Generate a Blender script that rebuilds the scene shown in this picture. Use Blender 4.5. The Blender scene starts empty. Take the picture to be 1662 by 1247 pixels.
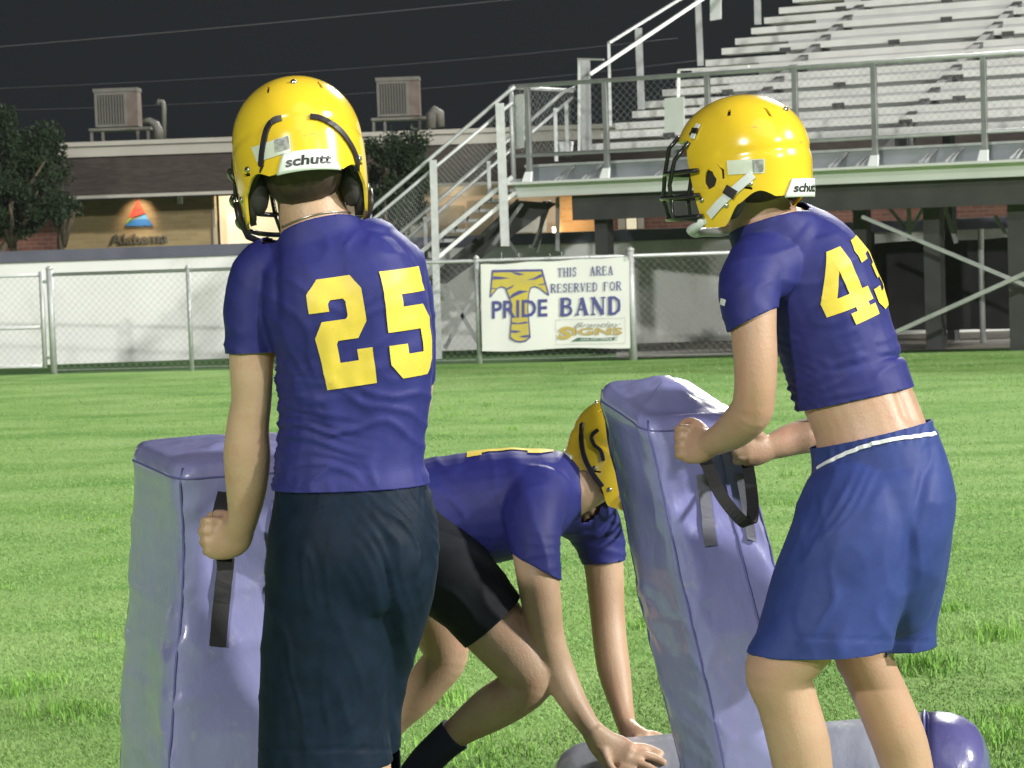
import bpy, bmesh, math, random
import numpy as np
from mathutils import Vector, Matrix, noise
from mathutils.bvhtree import BVHTree
R = math.radians
random.seed(7)
rng = np.random.default_rng(7)
SC = bpy.context.scene
COL = SC.collection

# ------------------------------------------------------------------ camera
FPX, CX, CY = 4000.0, 831.0, 623.5
CAM = Vector((0, 0, 1.53))
pitch, roll = math.atan(251.5 / FPX), R(2.0)
fw = Vector((0, math.cos(pitch), -math.sin(pitch)))
u0 = Vector((0, math.sin(pitch), math.cos(pitch)))
r0 = Vector((1, 0, 0))
cr = r0 * math.cos(roll) - u0 * math.sin(roll)
cu = r0 * math.sin(roll) + u0 * math.cos(roll)
cam_d = bpy.data.cameras.new('camera')
cam = bpy.data.objects.new('camera', cam_d); COL.objects.link(cam)
M = Matrix((cr, cu, -fw)).transposed().to_4x4(); M.translation = CAM
cam.matrix_world = M
cam_d.sensor_width = 36; cam_d.lens = 36 * FPX / 1662
cam_d.clip_start = .1; cam_d.clip_end = 900
cam_d.dof.use_dof = True; cam_d.dof.focus_distance = 5.0; cam_d.dof.aperture_fstop = 20
SC.camera = cam

# ------------------------------------------------------------------ world, lamps, exposure
w = bpy.data.worlds.new('World'); SC.world = w; w.use_nodes = True
bg = w.node_tree.nodes['Background']
bg.inputs[0].default_value = (.62, .74, .86, 1); bg.inputs[1].default_value = .019
sd = bpy.data.lights.new('soft_fill_sun', 'SUN'); sd.energy = .3; sd.angle = R(40); sd.color = (.93, .97, 1)  # weak wide-angle sun added as soft fill for the whole scene
so = bpy.data.objects.new('soft_fill_sun', sd); COL.objects.link(so)
so.rotation_euler = Vector((-.25, .62, -.75)).to_track_quat('-Z', 'Y').to_euler()

def flood(name, loc, target, power, size, color=(1, .98, .92)):
    d = bpy.data.lights.new(name, 'AREA'); d.shape = 'RECTANGLE'; d.size = size; d.size_y = size * .45
    d.energy = power; d.color = color
    o = bpy.data.objects.new(name, d); COL.objects.link(o); o.location = loc
    o.rotation_euler = (Vector(target) - Vector(loc)).to_track_quat('-Z', 'Y').to_euler()
    return o
# the floodlight towers of the field: right hand touchline, far right corner, and the stands behind the photographer
flood('floodlight_right', (64, -12, 34), (0, 6, 1), 72000, 5)
flood('floodlight_far_right', (25, 88, 42), (0, 8, 0), 66000, 12.0)
flood('floodlight_behind_left', (-22, -48, 24), (0, 14, 1), 21500, 3.2)
flood('floodlight_behind_right', (46, -44, 27), (3, 20, 1), 24000, 3.2)
SC.view_settings.view_transform = 'Standard'; SC.view_settings.look = 'None'
SC.view_settings.exposure = .14; SC.view_settings.gamma = 1; SC.view_settings.use_curve_mapping = False
SC.cycles.max_bounces = 6; SC.cycles.diffuse_bounces = 3; SC.cycles.glossy_bounces = 3
SC.cycles.use_denoising = True; SC.cycles.sample_clamp_indirect = 6

# ------------------------------------------------------------------ helpers
def ray(px, py):
    return fw + cr * ((px - CX) / FPX) + cu * ((CY - py) / FPX)
def W(px, py, Y):                       # point of the place seen at (px, py), Y metres from the photographer
    d = ray(px, py); return CAM + d * (Y / d.y)
def G(px, py, z=0.):                    # where the line of sight meets the level z
    d = ray(px, py); return CAM + d * ((z - CAM.z) / d.z)
def PL(px, py, o, n):                   # where it meets a plane
    d = ray(px, py); return CAM + d * ((o - CAM).dot(n) / d.dot(n))

def tag(o, label=None, cat=None, group=None, kind=None):
    if label: o['label'] = label
    if cat: o['category'] = cat
    if group: o['group'] = group
    if kind: o['kind'] = kind
    return o
def empty(name, loc, label=None, cat=None, group=None, kind=None):
    o = bpy.data.objects.new(name, None); COL.objects.link(o); o.location = loc
    o.empty_display_size = .1
    return tag(o, label, cat, group, kind)
def link(name, me, mat=None, parent=None, smooth=False):
    o = bpy.data.objects.new(name, me); COL.objects.link(o)
    if mat is not None and not me.materials: me.materials.append(mat)
    if parent is not None:
        o.parent = parent
        bpy_loc = parent
        m = Matrix.Identity(4); q = parent
        while q is not None:
            m = q.matrix_basis @ m; q = q.parent
        o.matrix_parent_inverse = m.inverted()
    if smooth and len(me.polygons): me.polygons.foreach_set('use_smooth', [True] * len(me.polygons))
    return o

class MB:
    def __init__(s): s.v = []; s.f = []
    def quad(s, a, b, c, d):
        n = len(s.v); s.v += [Vector(a), Vector(b), Vector(c), Vector(d)]; s.f.append((n, n+1, n+2, n+3)); return s
    def poly(s, pts):
        n = len(s.v); s.v += [Vector(p) for p in pts]; s.f.append(tuple(range(n, n+len(pts)))); return s
    def box(s, lo, hi, M=None):
        n = len(s.v)
        P = [Vector((x, y, z)) for z in (lo[2], hi[2]) for y in (lo[1], hi[1]) for x in (lo[0], hi[0])]
        if M is not None: P = [M @ p for p in P]
        s.v += P
        s.f += [tuple(n+i for i in q) for q in ((0,2,3,1),(4,5,7,6),(0,1,5,4),(2,6,7,3),(0,4,6,2),(1,3,7,5))]
        return s
    def prism(s, pts, ext):             # closed outline extruded by a vector
        n = len(s.v); k = len(pts); ext = Vector(ext)
        s.v += [Vector(p) for p in pts] + [Vector(p) + ext for p in pts]
        s.f.append(tuple(range(n+k-1, n-1, -1))); s.f.append(tuple(range(n+k, n+2*k)))
        for i in range(k):
            j = (i+1) % k; s.f.append((n+i, n+j, n+k+j, n+k+i))
        return s
    def bar(s, a, b, w_, h_=None, up=(0, 0, 1)):   # rectangular bar
        a, b = Vector(a), Vector(b); h_ = h_ or w_
        t = (b-a).normalized(); up = Vector(up)
        if abs(t.dot(up)) > .95: up = Vector((0, 1, 0))
        x = t.cross(up).normalized(); y = x.cross(t)
        n = len(s.v)
        for p in (a, b):
            for sx, sy in ((-1,-1),(1,-1),(1,1),(-1,1)): s.v.append(p + x*(sx*w_/2) + y*(sy*h_/2))
        s.f += [(n,n+3,n+2,n+1),(n+4,n+5,n+6,n+7)] + [(n+i, n+(i+1)%4, n+4+(i+1)%4, n+4+i) for i in range(4)]
        return s
    def tube(s, pts, r, k=8, cap=True):
        pts = [Vector(p) for p in pts]; rr = r if isinstance(r, (list, tuple)) else [r]*len(pts)
        n = len(s.v); px = None
        for i, p in enumerate(pts):
            t = (pts[min(i+1, len(pts)-1)] - pts[max(i-1, 0)]).normalized()
            if px is None:
                a = Vector((0, 0, 1)) if abs(t.z) < .9 else Vector((0, 1, 0)); px = t.cross(a).normalized()
            px = (px - t*px.dot(t)).normalized(); q = t.cross(px)
            for j in range(k):
                an = 2*math.pi*j/k; s.v.append(p + (px*math.cos(an) + q*math.sin(an))*rr[i])
        for i in range(len(pts)-1):
            for j in range(k):
                s.f.append((n+i*k+j, n+i*k+(j+1)%k, n+(i+1)*k+(j+1)%k, n+(i+1)*k+j))
        if cap:
            s.f.append(tuple(n+j for j in range(k-1, -1, -1))); m = n+(len(pts)-1)*k; s.f.append(tuple(m+j for j in range(k)))
        return s
    def mesh(s, name):
        me = bpy.data.meshes.new(name); me.from_pydata([tuple(p) for p in s.v], [], s.f); me.validate(); me.update(); return me
    def build(s, name, mat, parent=None, smooth=False):
        return link(name, s.mesh(name), mat, parent, smooth)

# ------------------------------------------------------------------ materials
def mat(name, col, rough=.6, metal=0., noise_s=None, col2=None, bump=0., bump_s=60., sheen=0., coat=0., spec=.5, sss=0., emit=None, es=1., stretch=None, detail=4, contrast=(.35, .65), bdist=.01):
    m = bpy.data.materials.new(name); m.use_nodes = True; nt = m.node_tree; b = nt.nodes['Principled BSDF']
    b.inputs['Base Color'].default_value = (*col, 1); b.inputs['Roughness'].default_value = rough
    b.inputs['Metallic'].default_value = metal; b.inputs['Specular IOR Level'].default_value = spec
    if sheen: b.inputs['Sheen Weight'].default_value = sheen; b.inputs['Sheen Roughness'].default_value = .4
    if coat: b.inputs['Coat Weight'].default_value = coat; b.inputs['Coat Roughness'].default_value = .06
    if sss:
        b.inputs['Subsurface Weight'].default_value = sss; b.inputs['Subsurface Radius'].default_value = (1, .35, .2); b.inputs['Subsurface Scale'].default_value = .012
    if emit: b.inputs['Emission Color'].default_value = (*emit, 1); b.inputs['Emission Strength'].default_value = es
    tc = nt.nodes.new('ShaderNodeTexCoord'); src = tc.outputs['Object']
    if stretch:
        mp = nt.nodes.new('ShaderNodeMapping'); mp.inputs['Scale'].default_value = stretch; nt.links.new(src, mp.inputs[0]); src = mp.outputs[0]
    if noise_s:
        n = nt.nodes.new('ShaderNodeTexNoise'); n.inputs['Scale'].default_value = noise_s; n.inputs['Detail'].default_value = detail; nt.links.new(src, n.inputs['Vector'])
        rp = nt.nodes.new('ShaderNodeValToRGB'); rp.color_ramp.elements[0].position = contrast[0]; rp.color_ramp.elements[1].position = contrast[1]
        rp.color_ramp.elements[0].color = (*col, 1); rp.color_ramp.elements[1].color = (*(col2 or [c*1.3 for c in col]), 1)
        nt.links.new(n.outputs[0], rp.inputs[0]); nt.links.new(rp.outputs[0], b.inputs['Base Color'])
    if bump:
        n2 = nt.nodes.new('ShaderNodeTexNoise'); n2.inputs['Scale'].default_value = bump_s; n2.inputs['Detail'].default_value = 5; nt.links.new(src, n2.inputs['Vector'])
        bp = nt.nodes.new('ShaderNodeBump'); bp.inputs['Strength'].default_value = bump; bp.inputs['Distance'].default_value = bdist
        nt.links.new(n2.outputs[0], bp.inputs['Height']); nt.links.new(bp.outputs[0], b.inputs['Normal'])
    return m

def brick_mat(name, c1, c2, mortar):
    m = bpy.data.materials.new(name); m.use_nodes = True; nt = m.node_tree; b = nt.nodes['Principled BSDF']
    b.inputs['Roughness'].default_value = .85
    tc = nt.nodes.new('ShaderNodeTexCoord'); sp = nt.nodes.new('ShaderNodeSeparateXYZ'); cb = nt.nodes.new('ShaderNodeCombineXYZ')
    ad = nt.nodes.new('ShaderNodeMath'); ad.operation = 'ADD'
    nt.links.new(tc.outputs['Object'], sp.inputs[0]); nt.links.new(sp.outputs[0], ad.inputs[0]); nt.links.new(sp.outputs[1], ad.inputs[1])
    nt.links.new(ad.outputs[0], cb.inputs[0]); nt.links.new(sp.outputs[2], cb.inputs[1])
    br = nt.nodes.new('ShaderNodeTexBrick'); br.inputs['Color1'].default_value = (*c1, 1); br.inputs['Color2'].default_value = (*c2, 1); br.inputs['Mortar'].default_value = (*mortar, 1)
    br.inputs['Scale'].default_value = 1; br.inputs['Brick Width'].default_value = .22; br.inputs['Row Height'].default_value = .076; br.inputs['Mortar Size'].default_value = .008
    nt.links.new(cb.outputs[0], br.inputs['Vector']); nt.links.new(br.outputs['Color'], b.inputs['Base Color'])
    bp = nt.nodes.new('ShaderNodeBump'); bp.inputs['Strength'].default_value = .5; bp.inputs['Distance'].default_value = .01; bp.invert = True
    nt.links.new(br.outputs['Fac'], bp.inputs['Height']); nt.links.new(bp.outputs[0], b.inputs['Normal'])
    return m

def grass_mat(name, a, b_, c, scale=1.):
    m = bpy.data.materials.new(name); m.use_nodes = True; nt = m.node_tree; b = nt.nodes['Principled BSDF']
    b.inputs['Roughness'].default_value = .95; b.inputs['Specular IOR Level'].default_value = .05
    tc = nt.nodes.new('ShaderNodeTexCoord')
    mp = nt.nodes.new('ShaderNodeMapping'); mp.inputs['Scale'].default_value = (.55*scale, 1.0*scale, 1*scale); nt.links.new(tc.outputs['Object'], mp.inputs[0])
    n = nt.nodes.new('ShaderNodeTexNoise'); n.inputs['Scale'].default_value = 1.3; n.inputs['Detail'].default_value = 8; n.inputs['Roughness'].default_value = .62; nt.links.new(mp.outputs[0], n.inputs['Vector'])
    rp = nt.nodes.new('ShaderNodeValToRGB'); e = rp.color_ramp.elements; e[0].position = .38; e[0].color = (*a, 1); e[1].position = .68; e[1].color = (*c, 1)
    x = e.new(.5); x.color = (*b_, 1); nt.links.new(n.outputs[0], rp.inputs[0])
    n3 = nt.nodes.new('ShaderNodeTexNoise'); n3.inputs['Scale'].default_value = 22; n3.inputs['Detail'].default_value = 6; nt.links.new(tc.outputs['Object'], n3.inputs['Vector'])
    mx = nt.nodes.new('ShaderNodeMix'); mx.data_type = 'RGBA'; mx.blend_type = 'MULTIPLY'; mx.inputs[0].default_value = .7
    r3 = nt.nodes.new('ShaderNodeValToRGB'); r3.color_ramp.elements[0].position = .3; r3.color_ramp.elements[0].color = (.68, .68, .66, 1); r3.color_ramp.elements[1].position = .65
    nt.links.new(n3.outputs[0], r3.inputs[0]); nt.links.new(rp.outputs[0], mx.inputs[6]); nt.links.new(r3.outputs[0], mx.inputs[7]); nt.links.new(mx.outputs[2], b.inputs['Base Color'])
    bp = nt.nodes.new('ShaderNodeBump'); bp.inputs['Strength'].default_value = .6; bp.inputs['Distance'].default_value = .02
    nt.links.new(n3.outputs[0], bp.inputs['Height']); nt.links.new(bp.outputs[0], b.inputs['Normal'])
    return m

def vinyl_mat(name, c1, c2, c3, rough=.30):
    """scuffed vinyl: two tones of faded purple plus grey wear and dirt specks"""
    m = mat(name, c1, rough, noise_s=4.5, col2=c2, bump=.28, bump_s=8, coat=.55, stretch=(1, 1, .5), contrast=(.3, .7), bdist=.035)
    nt = m.node_tree; b = nt.nodes['Principled BSDF']
    rp = [n for n in nt.nodes if n.type == 'VALTORGB'][0]
    tc = [n for n in nt.nodes if n.type == 'TEX_COORD'][0]
    n = nt.nodes.new('ShaderNodeTexNoise'); n.inputs['Scale'].default_value = 26; n.inputs['Detail'].default_value = 8; n.inputs['Roughness'].default_value = .7
    nt.links.new(tc.outputs['Object'], n.inputs['Vector'])
    r2 = nt.nodes.new('ShaderNodeValToRGB'); r2.color_ramp.elements[0].position = .58; r2.color_ramp.elements[1].position = .74
    nt.links.new(n.outputs[0], r2.inputs[0])
    mx = nt.nodes.new('ShaderNodeMix'); mx.data_type = 'RGBA'; nt.links.new(r2.outputs[0], mx.inputs[0])
    nt.links.new(rp.outputs[0], mx.inputs[6]); mx.inputs[7].default_value = (*c3, 1); nt.links.new(mx.outputs[2], b.inputs['Base Color'])
    return m

MT = {}
MT['field'] = grass_mat('field_turf', (.15, .30, .075), (.225, .38, .115), (.29, .44, .16))
MT['verge'] = grass_mat('verge_turf', (.04, .09, .03), (.06, .13, .04), (.09, .17, .055))
MT['gravel'] = mat('gravel', (.13, .12, .10), .9, noise_s=9, col2=(.2, .185, .16), bump=.5, bump_s=80)
def leafy(name, c, c2, s=3.):
    m = mat(name, c, .75, noise_s=s, col2=c2, spec=.12); return m
MT['blade'] = leafy('grass_blades', (.20, .345, .10), (.28, .425, .15), 1.2)
MT['tuft'] = leafy('tall_grass_blades', (.16, .33, .06), (.24, .43, .10), 8)
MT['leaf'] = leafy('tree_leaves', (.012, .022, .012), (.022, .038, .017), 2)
MT['bark'] = mat('bark', (.06, .045, .03), .9, noise_s=14, col2=(.11, .09, .06), bump=.6)
MT['white_wall'] = mat('painted_block', (.70, .71, .69), .7, noise_s=1.2, col2=(.77, .78, .76), bump=.2, bump_s=9)
MT['coping'] = mat('slate_blue_coping', (.075, .08, .115), .6, noise_s=3, col2=(.10, .105, .14))
MT['galv'] = mat('galvanised_steel', (.44, .46, .46), .5, .35, noise_s=8, col2=(.54, .56, .56))
MT['galv_dark'] = mat('weathered_steel', (.23, .24, .245), .55, .3, noise_s=6, col2=(.30, .31, .315))
MT['wire'] = mat('chain_link_wire', (.34, .36, .35), .5, .5)
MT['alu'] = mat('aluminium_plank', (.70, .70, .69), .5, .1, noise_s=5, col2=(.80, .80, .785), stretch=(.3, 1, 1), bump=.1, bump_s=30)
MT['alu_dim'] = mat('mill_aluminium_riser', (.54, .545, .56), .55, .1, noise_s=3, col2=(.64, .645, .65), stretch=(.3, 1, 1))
MT['fascia_w'] = mat('white_painted_beam', (.74, .76, .76), .5, noise_s=2, col2=(.8, .82, .82))
MT['kick'] = mat('kick_plate', (.30, .335, .37), .4, .5, noise_s=1.6, col2=(.42, .45, .48))
MT['girder'] = mat('green_grey_girder', (.055, .056, .057), .7, noise_s=3, col2=(.075, .077, .077))
MT['black_screen'] = mat('black_windscreen', (.018, .019, .02), .85, noise_s=2, col2=(.032, .032, .034))
MT['brick_tan'] = brick_mat('tan_brick', (.36, .27, .13), (.29, .215, .105), (.33, .27, .16))
MT['brick_red'] = brick_mat('red_brick', (.16, .06, .04), (.11, .042, .03), (.15, .11, .09))
MT['brick_orange'] = brick_mat('orange_brick', (.62, .33, .13), (.52, .27, .1), (.5, .36, .2))
MT['cream'] = mat('cream_fascia', (.36, .34, .30), .6, noise_s=1.5, col2=(.42, .4, .355))
MT['shingle'] = mat('brown_shingle', (.036, .028, .024), .9, noise_s=14, col2=(.058, .046, .040), bump=.4, stretch=(.3, 1, 1.6))
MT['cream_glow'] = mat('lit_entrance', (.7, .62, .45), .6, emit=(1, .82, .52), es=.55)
MT['lit_room'] = mat('lit_room', (.5, .42, .3), .6, noise_s=1.1, col2=(.62, .52, .38), emit=(1, .78, .55), es=.16)
MT['door_w'] = mat('glowing_white_door', (.72, .68, .55), .5, emit=(1, .86, .6), es=.45)  # emission puts the glow of the lit interior into the surface itself
MT['glass_dk'] = mat('dark_glass', (.06, .05, .045), .1)
MT['lamp'] = mat('lamp_glow', (1, .9, .7), .4, emit=(1, .88, .62), es=9)
MT['acbox'] = mat('ac_cabinet', (.11, .107, .095), .6, noise_s=5, col2=(.15, .145, .125))
MT['acdark'] = mat('ac_grille_back', (.05, .048, .045), .7)
MT['acrust'] = mat('ac_side', (.11, .08, .065), .7, noise_s=5, col2=(.15, .12, .10))
MT['wire_dk'] = mat('power_cable', (.09, .095, .10), .7)
MT['banner'] = mat('banner_vinyl', (.74, .75, .72), .5, noise_s=1.4, col2=(.82, .83, .79), bump=.15, bump_s=5)
MT['b_blue'] = mat('banner_blue', (.07, .075, .26), .5)
MT['b_yel'] = mat('banner_yellow', (.62, .50, .05), .5, noise_s=4, col2=(.52, .43, .09))
MT['b_gold'] = mat('banner_gold', (.50, .38, .10), .5)
MT['b_brown'] = mat('banner_brown', (.30, .19, .07), .5)
MT['b_green'] = mat('banner_green', (.05, .14, .10), .5)
MT['b_white'] = mat('banner_white', (.76, .77, .74), .5)
MT['stain'] = mat('banner_stain', (.56, .52, .28), .6)
MT['l_red'] = mat('logo_red', (.75, .06, .03), .5); MT['l_blue'] = mat('logo_blue', (.03, .2, .55), .5)
MT['l_lblue'] = mat('logo_light_blue', (.12, .38, .68), .5); MT['l_green'] = mat('logo_green', (.3, .55, .12), .5)
MT['l_text'] = mat('dark_bronze_letters', (.11, .10, .07), .5)
MT['skin'] = mat('skin', (.40, .255, .165), .50, noise_s=6, col2=(.50, .345, .235), bump=.3, bump_s=160, sss=.08, bdist=.003, spec=.45)
MT['skin_b'] = mat('skin_ruddy', (.39, .24, .16), .48, noise_s=5, col2=(.49, .325, .225), bump=.3, bump_s=160, sss=.08, bdist=.003, spec=.5)
MT['shirt'] = mat('purple_jersey', (.0155, .0185, .132), .6, noise_s=30, col2=(.021, .024, .155), bump=.35, bump_s=420, spec=.3, bdist=.001)
MT['num'] = mat('yellow_number', (.68, .53, .06), .5, noise_s=20, col2=(.62, .47, .06), bump=.15, bump_s=60, bdist=.002)
MT['short_dk'] = mat('dark_teal_shorts', (.004, .010, .021), .6, noise_s=30, col2=(.006, .014, .030), bump=.2, bump_s=400, spec=.12, bdist=.001)
MT['short_bl'] = mat('royal_blue_shorts', (.023, .040, .170), .6, noise_s=20, col2=(.029, .049, .198), bump=.3, bump_s=300, spec=.25, bdist=.001)
MT['short_bk'] = mat('black_shorts', (.008, .010, .014), .7, noise_s=20, col2=(.012, .014, .018), spec=.2)
MT['sock'] = mat('navy_sock', (.010, .011, .035), .85, bump=.4, bump_s=300, bdist=.002)
MT['cleat'] = mat('black_shoe', (.02, .02, .022), .4)
MT['piping_w'] = mat('white_piping', (.68, .70, .74), .6)
MT['helmet'] = mat('yellow_helmet_shell', (.76, .53, .03), .2, noise_s=6, col2=(.73, .50, .03), coat=.6, spec=.5)
def scuff(m, c, scale, lo, hi, stretch=(1, 1, 1)):
    nt = m.node_tree; b = nt.nodes['Principled BSDF']; tc = [n for n in nt.nodes if n.type == 'TEX_COORD'][0]
    src = b.inputs['Base Color'].links[0].from_socket
    mp = nt.nodes.new('ShaderNodeMapping'); mp.inputs['Scale'].default_value = stretch; nt.links.new(tc.outputs['Object'], mp.inputs[0])
    n = nt.nodes.new('ShaderNodeTexNoise'); n.inputs['Scale'].default_value = scale; n.inputs['Detail'].default_value = 9; n.inputs['Roughness'].default_value = .75; nt.links.new(mp.outputs[0], n.inputs['Vector'])
    rp = nt.nodes.new('ShaderNodeValToRGB'); rp.color_ramp.elements[0].position = lo; rp.color_ramp.elements[1].position = hi; nt.links.new(n.outputs[0], rp.inputs[0])
    mx = nt.nodes.new('ShaderNodeMix'); mx.data_type = 'RGBA'; nt.links.new(rp.outputs[0], mx.inputs[0]); nt.links.new(src, mx.inputs[6]); mx.inputs[7].default_value = (*c, 1)
    nt.links.new(mx.outputs[2], b.inputs['Base Color'])
scuff(MT['helmet'], (.42, .30, .08), 16, .63, .70, (1, 1, 3)); scuff(MT['skin'], (.44, .22, .15), 11, .5, .8); scuff(MT['skin_b'], (.43, .20, .14), 10, .48, .78)
scuff(MT['white_wall'], (.48, .48, .44), 1.6, .52, .75, (.5, 1, .4)); scuff(MT['num'], (.40, .32, .09), 60, .62, .72)
MT['dark_in'] = mat('black_liner', (.02, .018, .017), .8, noise_s=30, col2=(.03, .028, .026))
MT['blk'] = mat('black_strap', (.014, .012, .02), .45)
MT['blk_gloss'] = mat('black_coated_steel', (.012, .012, .015), .22, coat=.4)
MT['chrome'] = mat('steel_snap', (.55, .55, .55), .2, .95)
MT['bumper'] = mat('pale_bumper', (.64, .70, .66), .4)
MT['sticker'] = mat('pale_sticker', (.55, .60, .50), .4, noise_s=40, col2=(.62, .66, .57))
MT['stk_grey'] = mat('sticker_print', (.16, .17, .16), .5, noise_s=90, col2=(.4, .42, .4))
MT['w_strap'] = mat('white_strap', (.66, .70, .72), .5)
MT['hair'] = mat('brown_hair', (.028, .018, .012), .6, noise_s=80, col2=(.05, .03, .02), stretch=(1, 1, .2))
MT['chain'] = mat('silver_chain', (.45, .43, .38), .3, .9)
MT['vinyl'] = vinyl_mat('faded_purple_vinyl', (.215, .215, .455), (.275, .275, .50), (.36, .355, .44))
MT['vinyl_g'] = vinyl_mat('grey_purple_vinyl', (.205, .205, .47), (.255, .26, .50), (.30, .30, .42))
MT['vinyl_w'] = vinyl_mat('pale_grey_vinyl', (.36, .38, .45), (.42, .44, .50), (.33, .34, .39))
MT['vinyl_n'] = vinyl_mat('dark_purple_vinyl', (.09, .085, .25), (.12, .115, .30), (.16, .16, .28))
MT['seam'] = mat('seam_piping', (.11, .11, .30), .45)
MT['web'] = mat('black_webbing', (.016, .015, .018), .75, bump=.5, bump_s=300, bdist=.002)
MT['web_g'] = mat('grey_webbing', (.13, .13, .17), .7, bump=.5, bump_s=300, bdist=.002)
MT['paper'] = mat('white_paper', (.66, .68, .68), .6, noise_s=5, col2=(.72, .74, .74))

# ------------------------------------------------------------------ ground
g = MB(); g.quad((-400, -60, 0), (400, -60, 0), (400, 700, 0), (-400, 700, 0))
gd = g.build('ground', MT['verge']); tag(gd, kind='structure')
FL, FR = G(88, 608), G(1028, 585)       # fence line on the ground
fd = (FR - FL).normalized()
e0, e1 = FL - fd * 30, FL + fd * 45
f_ = MB(); nx = 60
f_.quad((-60, -40, .004), (60, -40, .004), (e1.x, e1.y, .004), (e0.x, e0.y, .004))
ff = f_.build('football_field', MT['field']); tag(ff, kind='structure')
a_, b_ = G(1000, 583), G(2300, 548); c_, d_ = G(2300, 470), G(1000, 545)
gr = MB(); gr.quad((a_.x, a_.y, .008), (b_.x, b_.y, .008), (c_.x, c_.y, .008), (d_.x, d_.y, .008))
tag(gr.build('gravel_strip', MT['gravel']), kind='structure')

def blades(name, P, H, Wd, mt, lean=.5):
    n = len(P); an = rng.uniform(0, 2*math.pi, n); la = rng.uniform(0, 2*math.pi, n)
    L = rng.uniform(.1, lean, n) * H
    dx, dy = np.cos(an)*Wd/2, np.sin(an)*Wd/2
    V = np.zeros((n, 5, 3))
    V[:, 0] = P + np.stack([-dx, -dy, 0*dx], 1); V[:, 1] = P + np.stack([dx, dy, 0*dx], 1)
    mid = P + np.stack([np.cos(la)*L*.35, np.sin(la)*L*.35, H*.6], 1)
    V[:, 2] = mid + np.stack([dx*.7, dy*.7, 0*dx], 1); V[:, 3] = mid - np.stack([dx*.7, dy*.7, 0*dx], 1)
    V[:, 4] = P + np.stack([np.cos(la)*L, np.sin(la)*L, H], 1)
    me = bpy.data.meshes.new(name)
    me.vertices.add(n*5); me.vertices.foreach_set('co', V.reshape(-1))
    base = (np.arange(n)*5)[:, None]
    q = (base + np.array([0, 1, 2, 3])).astype(np.int32); t = (base + np.array([3, 2, 4])).astype(np.int32)
    loops = np.concatenate([q, t], 1).reshape(-1)
    me.loops.add(len(loops)); me.loops.foreach_set('vertex_index', loops)
    st = np.empty(n*2, np.int32); st[0::2] = np.arange(n)*7; st[1::2] = np.arange(n)*7 + 4
    me.polygons.add(n*2); me.polygons.foreach_set('loop_start', st)
    me.update(calc_edges=True); me.validate()
    return link(name, me, mt)
def inframe_pts(n, y0, y1, side=.30):
    # density falls with the square of the distance
    u = rng.uniform(0, 1, n); Y = 1 / (1/y0 + u*(1/y1 - 1/y0))
    X = rng.uniform(-side, side, n) * Y
    return np.stack([X, Y, np.full(n, .004)], 1)
P = inframe_pts(380000, 5.4, 27.5)
dep = (P[:, 0]-FL.x)*(-fd.y) + (P[:, 1]-FL.y)*fd.x
P = P[dep < -.05]
patch = np.array([noise.noise(Vector((p[0]*.9, p[1]*.7, 3))) for p in P])
H = (.0045 + .0065*rng.uniform(0, 1, len(P))) * (1 + .6*np.clip(patch, -.4, 1)) * (1 + P[:, 1]*.01)
tag(blades('grass', P, H, .0024 + P[:, 1]*.00018, MT['blade'], 2.4), 'short wet mown grass covering the floodlit field', 'grass', kind='stuff')
TP, TH = [], []
for px, py, n, sx, h in ((1615, 1035, 240, .16, .075), (1500, 1085, 220, .15, .07), (1340, 1075, 110, .1, .05), (1545, 992, 90, .08, .045), (110, 1165, 240, .2, .07), (60, 1112, 150, .14, .055),
                      (715, 1140, 160, .12, .06), (700, 1075, 80, .08, .05), (1600, 1200, 240, .22, .07), (1655, 1165, 120, .1, .06), (735, 675, 60, .2, .04), (330, 655, 60, .3, .035), (1640, 630, 50, .3, .035),
                      (20, 1130, 90, .1, .05), (1045, 1020, 70, .07, .05), (790, 1225, 200, .25, .045), (180, 1040, 40, .1, .03), (1290, 820, 70, .14, .04), (1590, 830, 60, .2, .035), (40, 830, 60, .2, .035)):
    c = G(px, py)
    for k in range(n):
        TP.append((c.x + random.gauss(0, sx*.5), c.y + random.gauss(0, sx*.6), .004)); TH.append(h*random.uniform(.3, .85))
for k in range(130):
    c = Vector((random.uniform(-2.6, 2.6), random.uniform(6.6, 22), 0)); h = random.uniform(.025, .05)
    for j in range(26):
        TP.append((c.x + random.gauss(0, .05), c.y + random.gauss(0, .06), .004)); TH.append(h*random.uniform(.5, 1.1))
tag(blades('grass_tufts', np.array(TP), np.array(TH), np.full(len(TP), .0055), MT['tuft'], .9), 'longer bright green grass tufts scattered over the mown field', 'grass', kind='stuff')

# ------------------------------------------------------------------ text helpers
def text_mesh(body, size=1., bold=0., shear=0., extrude=0.):
    c = bpy.data.curves.new('t', 'FONT'); c.body = body; c.size = size; c.shear = shear; c.offset = bold; c.extrude = extrude
    c.align_x = 'CENTER'; c.align_y = 'CENTER'; c.resolution_u = 3
    o = bpy.data.objects.new('t', c); COL.objects.link(o)
    dg = bpy.context.evaluated_depsgraph_get(); dg.update()
    me = bpy.data.meshes.new_from_object(o.evaluated_get(dg))
    bpy.data.objects.remove(o); bpy.data.curves.remove(c)
    return me
def fit(me, w_, h_):
    xs = [v.co.x for v in me.vertices]; ys = [v.co.y for v in me.vertices]
    x0, x1, y0, y1 = min(xs), max(xs), min(ys), max(ys)
    for v in me.vertices:
        v.co.x = ((v.co.x-x0)/(x1-x0)-.5)*w_; v.co.y = ((v.co.y-y0)/(y1-y0)-.5)*h_
    return me

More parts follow.
